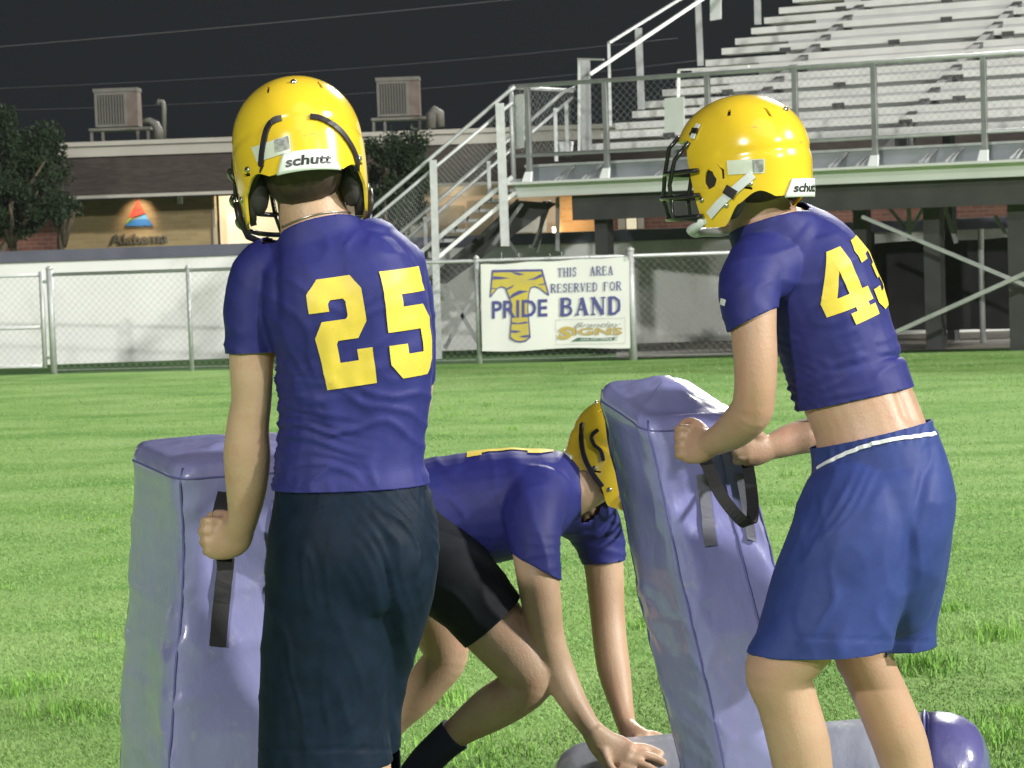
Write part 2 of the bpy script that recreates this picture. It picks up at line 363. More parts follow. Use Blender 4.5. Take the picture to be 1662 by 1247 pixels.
# ------------------------------------------------------------------ building, wall, roof things, trees
YB = 45.
bd = empty('brick_building', W(400, 400, YB), 'long low brick building with brown shingled roof edge and triangle logo, behind the white wall', 'building')
def bz(py, px=400, Y=YB): return W(px, py, Y).z
def bx(px, py=300, Y=YB): return W(px, py, Y).x
z_ft, z_fb, z_so = bz(224), bz(248), bz(312)
xl, xr = bx(-60), bx(1700)
def slab(name, x0, x1, y0, y1, z0, z1, m, par): return MB().box((x0, y0, z0), (x1, y1, z1)).build(name, MT[m], par)
slab('roof_fascia', bx(-1300), xr, YB-.62, YB-.2, z_fb, z_ft-.08, 'cream', bd)
slab('roof_trim', bx(-1300), xr, YB-.68, YB-.2, z_ft-.078, z_ft, 'cream', bd)
mns = MB(); xa = bx(-1300)
mns.prism([(xa, YB-1.25, z_so), (xa, YB-.55, z_fb), (xa, YB+.3, z_fb), (xa, YB+.3, z_so)], (xr-xa, 0, 0)); mns.build('shingle_roof', MT['shingle'], bd)
slab('soffit_edge', bx(-1300), xr, YB-1.32, YB-1.2, z_so-.045, z_so+.01, 'cream', bd)
slab('wall', bx(104), bx(350), YB-.25, YB, 0, z_so-.05, 'brick_tan', bd)
slab('side_wall', bx(-1300), bx(104), YB-.29, YB, 0, z_so-.05, 'brick_red', bd)['label'] = 'dark red brick end wall'
slab('entrance', bx(350), bx(470), YB+.4, YB+.6, 0, z_so-.05, 'cream_glow', bd)['label'] = 'brightly lit cream entrance recess'
slab('rear_wall', bx(470), bx(905), YB+.4, YB+.6, 0, z_so-.05, 'lit_room', bd)
slab('corner_wall', bx(905), bx(970), YB-.25, YB, 0, z_so-.05, 'brick_orange', bd)['label'] = 'orange brick corner under a lamp'
slab('red_wall', bx(970), bx(1700), YB-.2, YB, 0, z_so-.05, 'brick_red', bd)
dr = slab('door', bx(364), bx(400), YB+.2, YB+.26, 0, bz(344), 'door_w', bd)
slab('pane', bx(373), bx(388), YB+.185, YB+.198, bz(396), bz(352), 'glass_dk', dr)
slab('drainpipe', bx(346), bx(350), YB-.3, YB-.255, 0, z_so-.06, 'cream', bd)
slab('lamp_box', bx(293), bx(300), YB-.55, YB-.4, z_so-.18, z_so-.05, 'paper', bd)
# storefront bays seen through the stair rails
for k, (x0, x1) in enumerate(((648, 700), (704, 752), (756, 815), (820, 862))):
    fr = slab('window', bx(x0), bx(x1), YB+.3, YB+.34, bz(400, 700), bz(335 if k % 2 else 328, 700), 'cream', bd)
    slab('pane', bx(x0)+.04, bx(x1)-.04, YB+.27, YB+.297, bz(396, 700), bz(338 if k % 2 else 331, 700), 'lit_room' if k % 2 else 'glass_dk', fr)
slab('header', bx(640), bx(905), YB+.2, YB+.38, bz(318, 750), bz(296, 750), 'cream', bd)
slab('notice_board', bx(828), bx(884), YB-.5, YB-.46, bz(377, 850), bz(345, 850), 'paper', bd)
for x0, x1 in ((1000, 1012), (1014, 1030), (1032, 1042)):
    slab('window_blind', bx(x0), bx(x1), YB-.24, YB-.215, bz(372, 1020), bz(347, 1020), 'cream' if x0 != 1014 else 'door_w', bd)
slab('light', bx(894), bx(903), YB-.32, YB-.26, bz(378, 897), bz(369, 897), 'lamp', bd)
pl = bpy.data.lights.new('wall_lamp', 'POINT'); pl.energy = 45; pl.color = (1, .8, .5); pl.shadow_soft_size = .1
po = bpy.data.objects.new('wall_lamp', pl); COL.objects.link(po); po.location = W(930, 360, YB-.75); pl.energy = 13
# logo and its spotlight
ly = YB - .27
def lg(pts, m, name='logo_piece', th=.03):
    P_ = [W(x, y, ly) for x, y in pts]; P_ = [Vector((p.x, ly, p.z)) for p in P_]
    MB().prism(P_, (0, -th, 0)).build(name, MT[m], bd)
lg([(223.5, 324), (236, 346), (209, 354)], 'l_red'); lg([(209, 355), (216, 353.5), (203, 366)], 'l_green')
lg([(236, 347.5), (242, 357), (222, 355.5)], 'l_lblue'); lg([(242, 357.5), (248, 366.5), (203, 367), (218, 356)], 'l_blue')
tm = fit(text_mesh('Alabama', bold=.012, extrude=.02), bx(272)-bx(181), bz(379, 225)-bz(396, 225))
tc_ = W(226.5, 387.5, ly)
for v in tm.vertices: v.co = Vector((tc_.x + v.co.x, ly - .03 - v.co.z, tc_.z + v.co.y))
link('lettering', tm, MT['l_text'], bd)
sl = bpy.data.lights.new('logo_spot', 'SPOT'); sl.energy = 55; sl.color = (1, .72, .5); sl.spot_size = R(75); sl.spot_blend = .8; sl.shadow_soft_size = .05
sp_ = bpy.data.objects.new('logo_spot', sl); COL.objects.link(sp_); sp_.location = W(226, 317, ly-.42)
sp_.rotation_euler = (W(226, 350, ly) - sp_.location).to_track_quat('-Z', 'Y').to_euler()
el = bpy.data.lights.new('entrance_light', 'POINT'); el.energy = 26; el.color = (1, .82, .55); el.shadow_soft_size = .3
eo = bpy.data.objects.new('entrance_light', el); COL.objects.link(eo); eo.location = W(385, 325, YB-.1)
el2 = bpy.data.lights.new('hall_light', 'POINT'); el2.energy = 12; el2.color = (1, .78, .5); el2.shadow_soft_size = .3
eo2 = bpy.data.objects.new('hall_light', el2); COL.objects.link(eo2); eo2.location = W(740, 312, YB-.1)

YW = 31.6
w0, w1 = W(-4200, 420, YW), W(2400, 420, YW)
zc1, zc0 = W(0, 409, YW).z, W(0, 427.5, YW).z
ww = empty('block_wall', (0, YW, 0), 'long white painted wall with slate blue top band, behind the chain link fence', 'wall')
MB().box((w0.x, YW, 0), (w1.x, YW+.2, zc0)).build('wall_face', MT['white_wall'], ww)
MB().box((w0.x, YW-.03, zc0), (w1.x, YW+.24, zc1)).build('coping', MT['coping'], ww)

def ac_unit(px0, px1, pyt, pyb, Y, label, stand=True):
    a, b = W(px0, pyb, Y), W(px1, pyt, Y); cx = (a.x+b.x)/2; wd = (b.x-a.x); z0, z1 = a.z, b.z
    t = empty('air_conditioner', (cx, Y, z0), label, 'air conditioner', 'air conditioners on the flat roof')
    dp = .5
    MB().box((a.x+.03, Y+.02, z0), (b.x-.02, Y+dp, z1-.07)).build('grille_back', MT['acdark'], t)
    c = MB(); x1 = a.x + wd*.76
    c.box((a.x, Y, z0), (a.x+.05, Y+.06, z1-.07)).box((x1-.07, Y, z0), (x1, Y+.06, z1-.07)).box((a.x+.05, Y, z0), (x1-.07, Y+.06, z0+.045)).box((a.x+.05, Y, z1-.12), (x1-.07, Y+.06, z1-.07))
    c.build('cabinet_frame', MT['acbox'], t)
    MB().box((a.x-.02, Y-.02, z1-.068), (b.x+.01, Y+dp+.02, z1)).build('lid', MT['acbox'], t)
    MB().box((x1+.002, Y, z0), (b.x, Y+dp, z1-.07)).build('side_panel', MT['acrust'], t)
    n = 9; proto = None
    for k in range(n):
        x = a.x+.06 + (x1-.08-a.x-.06)*(k+.5)/n
        if proto is None: proto = MB().box((-.009, Y-.001, z0+.046), (.009, Y+.018, z1-.121)).mesh('slat')
        o = link('slat', proto, MT['acbox']); o.location.x = x; o.parent = t; o.matrix_parent_inverse = Matrix.Translation(-t.location)
    if stand:
        s = MB(); zs = z0-.04
        s.box((a.x-.12, Y-.05, zs-.03), (b.x+.22, Y+dp+.05, zs+.02)); s.build('stand_top', MT['acbox'], t)
        for x in (a.x-.08, a.x+.13, b.x-.02, b.x+.17):
            MB().box((x-.025, Y, zs-.26), (x+.025, Y+.05, zs-.031)).build('leg', MT['acbox'], t)
ac_unit(155, 222, 142, 207, YB+1.2, 'grey air conditioner on a low stand at the left, above the triangle logo')
ac_unit(613, 680, 124, 190, YB+1.2, 'tan air conditioner on the roof beside the helmet of player 25')
gv = empty('vent_pipe', W(264, 225, YB+1), 'tall gooseneck vent pipe on the roof right of the left air conditioner', 'vent pipe')
MB().tube([W(266, 228, YB+1), W(266, 175, YB+1), W(264, 166, YB+1), W(258, 164, YB+1), W(256, 170, YB+1)], .045, 10).build('pipe', MT['acbox'], gv, True)
gv2 = empty('roof_duct', W(255, 225, YB+.8), 'curved silver duct between the left air conditioner and the vent pipe', 'duct')
MB().tube([W(232, 197, YB+.8), W(243, 196, YB+.8), W(252, 202, YB+.8), W(257, 212, YB+.8), W(257, 226, YB+.8)], [.05, .06, .08, .09, .1], 12).build('duct', MT['acbox'], gv2, True)
gv3 = empty('roof_hood', W(704, 205, YB+.8), 'small rounded vent hood right of the tan air conditioner', 'vent')
MB().tube([W(700, 208, YB+.8), W(700, 186, YB+.8), W(706, 180, YB+.8), W(713, 184, YB+.8), W(716, 206, YB+.8)], [.09, .1, .1, .09, .07], 12).build('hood', MT['acbox'], gv3, True)

def cable(x0, y0, x1, y1, Y, label, sag=.25, r=.012):
    a, b = W(x0, y0, Y), W(x1, y1, Y+4); pts = []
    for i in range(21):
        t = i/20; p = a.lerp(b, t); p.z -= sag*4*t*(1-t); pts.append(p)
    tag(MB().tube(pts, r, 5).build('power_line', MT['wire_dk'], None, True), label, 'power line', 'power lines across the night sky')
cable(-200, 92, 900, -8, 52, 'bright upper power line rising to the top of the picture', .05, .007)
cable(-200, 150, 1100, 62, 56, 'middle power line crossing above the roof', .2, .004)
cable(-200, 182, 1150, 96, 58, 'lowest power line crossing just above the air conditioners', .3, .004)

def tree(px, py, Y, rx, rz, n, label, trunk_px, leaf=.11, name='leafy_tree'):
    c = W(px, py, Y); base = W(trunk_px, 400, Y)
    t = empty(name, (base.x, Y, 0), label, 'tree')
    tr = MB().tube([(base.x, Y, 0), (base.x+.05, Y, c.z*.4), (c.x-.1, Y, c.z*.75), (c.x, Y, c.z+rz*.3)], [.09, .08, .06, .03], 9)
    for k in range(8):
        an = k*2.4; e = Vector((c.x+math.cos(an)*rx*.6, Y+math.sin(an)*rx*.5, c.z+rz*random.uniform(-.3, .6)))
        tr.tube([(c.x-.05, Y, c.z*.7), (Vector((c.x, Y, c.z*.8))+e)/2, e], [.05, .035, .012], 6)
    tr.build('trunk', MT['bark'], t, True)
    V, F = [], []
    cl = []
    while len(cl) < 34:
        p = Vector((random.uniform(-1, 1), random.uniform(-1, 1), random.uniform(-1, 1)))
        if p.length < 1: cl.append((Vector((c.x+p.x*rx, Y+p.y*rx*.7, c.z+p.z*rz)), random.uniform(.22, .42)*min(rx, rz)))
    for k in range(n):
        q, r = random.choice(cl); d = Vector((random.gauss(0, 1), random.gauss(0, 1), random.gauss(0, .8)))
        p = q + d.normalized()*r*random.uniform(.4, 1.15)
        a = Vector((random.gauss(0, 1), random.gauss(0, 1), random.gauss(0, 1))).normalized(); b = a.orthogonal().normalized()
        s = leaf*random.uniform(.5, 1.1); i = len(V)
        V += [p, p+a*s*.5+b*s*.22, p+a*s, p+a*s*.5-b*s*.22]; F.append((i, i+1, i+2, i+3))
    me = bpy.data.meshes.new('crown'); me.from_pydata([tuple(v) for v in V], [], F); me.update(); link('crown', me, MT['leaf'], t)
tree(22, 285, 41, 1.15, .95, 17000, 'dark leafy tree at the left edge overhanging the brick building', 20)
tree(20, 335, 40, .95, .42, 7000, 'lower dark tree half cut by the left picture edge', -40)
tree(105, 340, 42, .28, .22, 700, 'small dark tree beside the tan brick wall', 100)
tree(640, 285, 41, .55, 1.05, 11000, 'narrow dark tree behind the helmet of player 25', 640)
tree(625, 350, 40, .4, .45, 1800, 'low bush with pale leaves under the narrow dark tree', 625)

# ------------------------------------------------------------------ chain link fence with gate and banner
up = Vector((0, 0, 1))
fn = Vector((fd.y, -fd.x, 0))           # towards the photographer
FH = 1.2
def mesh_panel(name, o, along, L, z0, z1, parent, pitch_=.085, r=.0013, off=Vector((0, 0, 0)), slope=0., m='wire'):
    mb = MB(); h = z1 - z0; along = along.normalized(); nrm = along.cross(up)
    def pt(a, z): return o + along*a + up*(z + slope*a) + off
    for sgn in (1, -1):
        k = -h if sgn > 0 else 0
        while k < (L if sgn > 0 else L + h):
            a0, a1 = (k, k+h) if sgn > 0 else (k, k-h)
            z_0, z_1 = z0, z1
            if a0 < 0: z_0 = z0 + (0-a0); a0 = 0
            if a0 > L: z_0 = z0 + (a0-L); a0 = L
            if a1 > L: z_1 = z1 - (a1-L); a1 = L
            if a1 < 0: z_1 = z1 - (0-a1); a1 = 0
            if z_1 > z_0 + .01:
                A, B = pt(a0, z_0), pt(a1, z_1); d = (B-A).normalized(); x = d.cross(nrm).normalized()*r; y = nrm*r
                n = len(mb.v); ofs = nrm*(sgn*r*1.1)
                for p in (A+ofs, B+ofs): mb.v += [p-x, p+x, p+y*1.6]
                mb.f += [(n, n+1, n+4, n+3), (n+1, n+2, n+5, n+4), (n+2, n, n+3, n+5)]
            k += pitch_
    o_ = mb.build(name, MT[m], parent); return tag(o_, kind='stuff')

def fp(px):                              # foot of the fence below image column px
    y = 610 - .0245*px
    d = ray(px, y); return PL(px, y, FL, Vector((fn.x, fn.y, 0)))*1
fence = empty('chain_link_fence', FL, 'waist high grey chain link fence along the edge of the field', 'fence')
def fpost(px, r=.03, h=FH, parent=fence, cap=True):
    p = fp(px); p.z = 0
    m = MB().tube([p, p+up*h], r, 10)
    if cap: m.tube([p+up*h, p+up*(h+.02), p+up*(h+.045)], [r*1.15, r*1.15, r*.3], 10)
    return m.build('post', MT['galv'], parent, True)
for px, r in ((-345, .04), (-560, .027), (-780, .027), (-1000, .027), (88, .04), (312, .027), (549, .027), (779, .03), (1028, .045), (1240, .03)): fpost(px, r, FH+(.04 if r > .035 else 0))
pa, pb = fp(88), fp(1240); pa.z = pb.z = 0
MB().tube([pa+up*(FH-.02), pb+up*(FH-.02)], .021, 8).build('top_rail', MT['galv'], fence, True)
MB().tube([pa+up*.05, pb+up*.05], .004, 4).build('tension_wire', MT['galv'], fence)
pc, pd = fp(-1000), fp(-345); pc.z = pd.z = 0
MB().tube([pc+up*(FH-.02), pd+up*(FH-.02)], .021, 8).build('top_rail', MT['galv'], fence, True)
mesh_panel('wire_mesh', pc, (pd-pc), (pd-pc).length, .03, FH-.02, fence, off=fn*.03)
mesh_panel('wire_mesh', pa - fn*.0, (pb-pa), (pb-pa).length, .03, FH-.02, fence, off=fn*.03)
gate = empty('chain_link_gate', fp(40), 'chain link gate with middle rail at the left end of the fence', 'gate')
ga, gb = fp(-330), fp(74); ga.z = gb.z = 0
MB().tube([gb+up*.08, gb+up*(FH+.02)], .028, 10).build('hinge_post', MT['galv'], gate, True)
for z in (FH-.02, .56, .1): MB().tube([ga+up*z, gb+up*z], .02, 8).build('rail', MT['galv'], gate, True)
for z in (FH-.1, .2): MB().tube([gb+up*z, fp(88)+up*(z)], .018, 8).build('hinge', MT['galv'], gate, True)
mesh_panel('wire_mesh', ga, (gb-ga), (gb-ga).length, .1, FH-.02, gate, off=fn*.03)

# banner in its own plane just in front of the mesh
bo = fp(900) + fn*.075
def bp_(px, py, off=0.): 
    n = Vector((fn.x, fn.y, 0)); return PL(px, py, bo + n*off, n)
ban = empty('banner', bp_(900, 565), 'white PRIDE BAND banner tied to the chain link fence', 'banner')
bm = bmesh.new(); NX, NY = 36, 20; vs = []
for j in range(NY+1):
    for i in range(NX+1):
        u, v = i/NX, j/NY
        x = (780+241*u)*(1-v) + (783+240*u)*v; y = (429-12.5*u + 2.2*math.sin(u*9.4)**2*(1-u*.5))*(1-v) + (570-6*u + 1.6*math.sin(u*8))*v
        w_ = .003*math.sin(u*17+v*2)*(.5+v) + .0015*math.sin(u*31)
        vs.append(bm.verts.new(bp_(x, y, -.006 + w_*.5)))
for j in range(NY):
    for i in range(NX): bm.faces.new((vs[j*(NX+1)+i], vs[(j+1)*(NX+1)+i], vs[(j+1)*(NX+1)+i+1], vs[j*(NX+1)+i+1]))
me = bpy.data.meshes.new('sheet'); bm.to_mesh(me); bm.free(); link('sheet', me, MT['banner'], ban, True)
lay = [0.]
def zb(x, y): return (760 + x/5.54, 400 + y/5.54)
def bpoly(pts, m, name, z=True):
    lay[0] += .00012
    P_ = [bp_(*(zb(*p) if z else p), off=lay[0]) for p in pts]
    MB().poly(P_).build(name, MT[m], ban)
def bstrokes(strokes, m, name, tr):
    mb = MB()
    for pts, w_ in strokes:
        for i in range(len(pts)-1):
            lay[0] += .000012
            (x0, y0), (x1, y1) = pts[i], pts[i+1]; L = math.hypot(x1-x0, y1-y0) or 1; ex, ey = (x1-x0)/L, (y1-y0)/L
            cap = w_*.28 if len(pts) > 2 else 0
            x0 -= ex*cap; y0 -= ey*cap; x1 += ex*cap; y1 += ey*cap; nx_, ny_ = -ey*w_/2, ex*w_/2
            mb.poly([bp_(*tr(*q), off=.0006+lay[0]) for q in ((x0+nx_, y0+ny_), (x1+nx_, y1+ny_), (x1-nx_, y1-ny_), (x0-nx_, y0-ny_))])
    mb.build(name, MT[m], ban)
# T emblem: blue silhouette, yellow inside, blue tiger stripes
bpoly([(212, 212), (668, 205), (730, 440), (715, 445), (640, 385), (600, 368), (565, 378), (548, 430), (540, 560), (562, 820), (520, 858), (470, 868), (415, 858), (370, 828), (383, 640), (385, 520), (365, 470), (345, 420), (330, 380), (300, 370), (262, 385), (205, 458), (190, 460)], 'b_blue', 'emblem_outline')
bpoly([(226, 236), (655, 226), (712, 425), (640, 372), (600, 356), (555, 372), (538, 430), (530, 560), (548, 812), (515, 842), (470, 852), (420, 844), (382, 816), (394, 640), (395, 520), (378, 470), (357, 415), (340, 372), (300, 358), (255, 378), (204, 440)], 'b_yel', 'emblem')
for pts in ([(225, 268), (300, 275), (375, 287), (300, 297), (220, 300)], [(385, 232), (440, 236), (510, 252), (460, 262), (420, 252)], [(520, 305), (590, 285), (640, 255), (668, 250), (665, 275), (600, 300)],
            [(205, 372), (255, 378), (250, 384), (206, 384)], [(330, 385), (415, 345), (390, 375), (350, 392)], [(365, 465), (400, 425), (460, 395), (545, 405), (490, 420), (430, 445), (385, 470)], [(620, 345), (690, 330), (700, 342), (650, 350)],
            [(385, 680), (450, 690), (520, 675), (542, 690), (460, 702), (390, 700)], [(383, 755), (450, 758), (478, 765), (430, 780), (382, 775)], [(455, 812), (500, 800), (556, 795), (552, 815), (500, 822)]):
    bpoly(pts, 'b_blue', 'stripe')
lay[0] += .0004
def btext(s, x0, x1, yt0, yt1, yb0, yb1, m, bold=.0, shear=0.):
    # left edge at x0 from yt0 to yb0, right edge at x1 from yt1 to yb1 (zoom coordinates)
    lay[0] += .0002
    me = fit(text_mesh(s, bold=bold, shear=shear), 1, 1)
    for v in me.vertices:
        u, q = v.co.x+.5, v.co.y+.5
        y = (yb0+(yb1-yb0)*u)*(1-q) + (yt0+(yt1-yt0)*u)*q
        v.co = bp_(*zb(x0+(x1-x0)*u, y), off=lay[0])
    link('lettering', me, MT[m], ban)
btext('PRIDE', 212, 712, 492, 474, 652, 630, 'b_blue', .022)
SER = {
 'T': (10, [([(5, 0), (5, 13.5)], 2.4), ([(.2, 13.4), (9.8, 13.4)], 1.), ([(.6, 13.4), (.6, 11)], .9), ([(9.4, 13.4), (9.4, 11)], .9), ([(3, .4), (7, .4)], .9)]),
 'H': (11, [([(2, 0), (2, 14)], 2.4), ([(9, 0), (9, 14)], 2.4), ([(2, 7.2), (9, 7.2)], .9)] + [([(x-2, y), (x+2, y)], .9) for x in (2, 9) for y in (.4, 13.6)]),
 'I': (5, [([(2.5, 0), (2.5, 14)], 2.4), ([(.5, .4), (4.5, .4)], .9), ([(.5, 13.6), (4.5, 13.6)], .9)]),
 'S': (9, [([(7.6, 10.8), (6.6, 13), (4.2, 13.5), (2, 12), (1.8, 9.6), (4, 7.8), (6.4, 6.2), (7.2, 3.8), (6, 1.2), (3.6, .5), (1.6, 1.6), (1, 3.6)], 1.7)]),
 'A': (11, [([(1.8, 0), (5.5, 14)], 1.), ([(5.3, 14), (9, 0)], 2.5), ([(3, 4.6), (8, 4.6)], .9), ([(.2, .4), (3.6, .4)], .9), ([(7, .4), (10.9, .4)], .9)]),
 'R': (11, [([(2, 0), (2, 14)], 2.4), ([(2, 13.5), (6, 13.4), (8.2, 12), (8.2, 9), (6, 7.3), (2, 7.2)], 1.6), ([(5, 7.2), (9.3, 0)], 2.3), ([(.2, .4), (4, .4)], .9), ([(0, 13.6), (3, 13.6)], .9), ([(8, .4), (10.8, .4)], .9)]),
 'E': (10, [([(2, 0), (2, 14)], 2.4), ([(.2, .5), (8.6, .5)], 1.), ([(.2, 13.5), (8.4, 13.5)], 1.), ([(2, 7.2), (6.6, 7.2)], .9), ([(8.4, .5), (8.4, 3.4)], .9), ([(8.2, 13.5), (8.2, 10.8)], .9), ([(6.5, 5.6), (6.5, 8.8)], .8)]),
 'V': (11, [([(1.8, 14), (5.4, 0)], 2.4), ([(5.5, 0), (9, 14)], 1.), ([(.2, 13.6), (4, 13.6)], .9), ([(7.4, 13.6), (10.8, 13.6)], .9)]),
 'D': (11, [([(2, 0), (2, 14)], 2.4), ([(2, 13.5), (5.5, 13.4), (8.6, 10.8), (9.1, 7), (8.6, 3.2), (5.5, .6), (2, .5)], 1.7), ([(.1, .4), (2, .4)], .9), ([(.1, 13.6), (2, 13.6)], .9)]),
 'F': (10, [([(2, 0), (2, 14)], 2.4), ([(.2, 13.5), (8.4, 13.5)], 1.), ([(2, 7.2), (6.6, 7.2)], .9), ([(.2, .4), (4.2, .4)], .9), ([(8.2, 13.5), (8.2, 10.8)], .9)]),
 'O': (11, [([(5.5+4*math.cos(a*math.pi/7), 7+6.3*math.sin(a*math.pi/7)) for a in range(15)], 1.7)]),
 'B': (10.5, [([(2, 0), (2, 14)], 2.4), ([(2, 13.5), (6, 13.4), (8, 12), (8, 9.2), (6, 7.5), (2, 7.4)], 1.6), ([(5, 7.4), (8.2, 6), (8.8, 3.8), (8, 1.6), (6, .5), (2, .5)], 1.7), ([(.1, .4), (2, .4)], .9), ([(.1, 13.6), (2, 13.6)], .9)]),
 'N': (12, [([(2, 0), (2, 14)], 1.), ([(1.8, 14), (9.6, 0)], 2.5), ([(9.8, 0), (9.8, 14)], 1.), ([(.2, .4), (4, .4)], .9), ([(0, 13.6), (3, 13.6)], .9), ([(8, 13.6), (11.6, 13.6)], .9)]),
 ' ': (5, []), '_': (14, [])}
def bserif(s, x0, x1, yt0, yt1, yb0, yb1, m='b_blue', heavy=1.):
    tot = sum(SER[c][0]+1.2 for c in s) - 1.2; a = 0
    for c in s:
        wd, st = SER[c]
        def tr(x, y, a=a):
            u, q = (a+x)/tot, y/14
            return zb(x0+(x1-x0)*u, (yb0+(yb1-yb0)*u)*(1-q) + (yt0+(yt1-yt0)*u)*q)
        if st: bstrokes([(p_, w_*heavy) for p_, w_ in st], m, 'letter', tr)
        a += wd+1.2
bserif('THIS', 802, 975, 197, 188, 276, 270); bserif('AREA', 1092, 1305, 182, 177, 265, 257)
bserif('RESERVED', 740, 1165, 340, 326, 418, 403); bserif('FOR', 1215, 1380, 322, 315, 400, 395)
bserif('BAND', 822, 1380, 466, 452, 625, 610, heavy=1.25)
def bstr(pts, w_, m, name): bstrokes([(pts, w_)], m, name, lambda x, y: zb(x, y))
bstr([(785, 662), (1408, 645), (1412, 872), (790, 884), (785, 662)], 2.2, 'stk_grey', 'frame_line')
btext('S', 805, 935, 722, 720, 838, 835, 'b_gold', .05, .1); btext('IGNS', 940, 1385, 735, 730, 800, 795, 'b_brown', .03)
btext('IGNS', 937, 1380, 737, 732, 798, 793, 'b_gold', .015)
btext('Brantley', 950, 1375, 688, 678, 745, 740, 'stk_grey', .0, .5)
bpoly([(930, 852), (985, 820), (1180, 826), (1355, 814), (1300, 832), (1352, 842), (1180, 848), (1000, 852)], 'b_green', 'ribbon')
lay[0] += .0003
btext('334-341-5064', 1010, 1290, 830, 824, 846, 842, 'b_white', .01)
for a, b in (((170, 900), (560, 888)), ((170, 925), (560, 905))): pass
for (x, y) in ((300, 108), (455, 118), (735, 118), (1090, 98), (840, 100), (112, 575), (1440, 120)):
    p = bp_(*zb(x, y), off=.01); MB().tube([p, p+up*.07+fn*.0], .006, 5).build('tie', MT['galv_dark'], ban)

# windscreen fence on the right, under the stand
ys0, ys1 = W(1414, 400, 29.6), W(2100, 370, 27.2)
s0, s1 = Vector((ys0.x, ys0.y, 0)), Vector((ys1.x, ys1.y, 0)); sdv = (s1-s0).normalized(); SL = (s1-s0).length
sf = empty('screened_fence', s0, 'chain link fence covered with black windscreen fabric under the bleachers', 'fence')
bm = bmesh.new(); row = []
for i in range(61):
    a = SL*i/60; top = 1.20 + .10*min(1, a/2.2) + .02*math.sin(a*3.1) - .03*abs(math.sin(a*1.35)); wv = .03*math.sin(a*5)+.02*math.sin(a*11)
    p = s0 + sdv*a + Vector((0, wv, 0)); row.append((bm.verts.new(p+up*.16), bm.verts.new(p+up*top)))
for i in range(60): bm.faces.new((row[i][0], row[i+1][0], row[i+1][1], row[i][1]))
me = bpy.data.meshes.new('windscreen'); bm.to_mesh(me); bm.free(); link('windscreen', me, MT['black_screen'], sf, True)
for a in (0, 1.35, 2.45, 3.55):
    p = s0+sdv*a; MB().tube([p - Vector((0, .06, 0)), p+up*1.34-Vector((0, .06, 0))], .035, 8).build('post', MT['galv' if a in (1.35,) else 'girder'], sf, True)

# ------------------------------------------------------------------ bleachers
th = R(30); A = Vector((math.cos(th), -math.sin(th), 0)); B = Vector((math.sin(th), math.cos(th), 0))
O = W(835, 320, 29.8); O.z = 0
def on(px, py, b): return PL(px, py, O + B*b, B)          # point on the plane b metres behind the front
def zat(px, py, b=0): return on(px, py, b).z
LB = 9.5
bl = empty('bleachers', O, 'tall aluminium bleachers with front walkway and chain link railing', 'bleachers')
def beam(name, a0, a1, b0, b1, z0, z1, m, par=bl):
    Mx = Matrix((A, B, up)).transposed().to_4x4(); Mx.translation = O
    return MB().box((a0, b0, z0), (a1, b1, z1), Mx).build(name, MT[m], par)
zf0, zf1, zk = zat(835, 321), zat(835, 298), zat(835, 272)
beam('fascia', 0, LB, -.02, .1, zf0, zf1-.02, 'fascia_w'); beam('ledge', 0, LB, -.16, .3, zf1-.018, zf1+.012, 'fascia_w')
beam('kick_plate', 0, LB, .30, .34, zf1+.014, zk, 'kick'); beam('kick_cap', 0, LB, .27, .36, zk+.002, zk+.03, 'galv')
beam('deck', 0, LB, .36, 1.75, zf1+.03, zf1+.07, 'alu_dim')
beam('girder', .72, LB, .12, .34, zf0-.30, zf0-.003, 'girder'); beam('rear_girder', .2, LB, 2.2, 2.4, zf0-.15, zf0+.1, 'girder')
zt, zm, zb_ = zat(835, 141), zat(1310, 199, 0), zat(835, 254)
def apx(px, b=0, py=250): return (on(px, py, b)-O).dot(A)
for z, r, nm in ((zt, .026, 'top_rail'), (zm-.2, .016, 'mid_rail'), (zb_, .02, 'bottom_rail')):
    MB().tube([O+up*z, O+A*LB+up*z], r, 8).build(nm, MT['galv' if nm != 'mid_rail' else 'galv_dark'], bl, True)
MB().tube([O+up*(zf1), O+up*(zt)], .03, 8).build('corner_post', MT['galv'], bl, True)
for px in (859, 985, 1151, 1293, 1421, 1599, 1790):
    a = apx(px); beam('rail_post', a-.028, a+.028, -.03, .03, zf1+.012, zt-.01, 'galv_dark')
    c = O+A*a; MB().prism([c-A*.06-B*.10+up*(zf1+.013), c+A*.06-B*.10+up*(zf1+.013), c+A*.045-B*.04+up*(zf1+.13), c-A*.045-B*.04+up*(zf1+.13)], B*.03).build('post_foot', MT['fascia_w'], bl)
for px in (905, 950, 1068, 1100, 1205, 1250, 1350, 1395, 1497, 1540, 1645, 1690):
    a = apx(px); c = O+A*a
    MB().bar(c-B*.12+up*(zf1+.014), c+A*.05+B*.28+up*(zk-.01), .02).bar(c+A*.07-B*.12+up*(zf1+.014), c+A*.07+B*.28+up*(zk-.01), .015).build('bracket', MT['galv_dark'], bl)
mesh_panel('wire_mesh', O, A, LB, zb_, zt, bl, pitch_=.09, r=.0014, off=-B*.0)
# left return of the walkway railing
Lr = 1.55
MB().tube([O+up*zt, O+B*Lr+up*zt], .024, 8).build('side_rail', MT['galv'], bl, True)

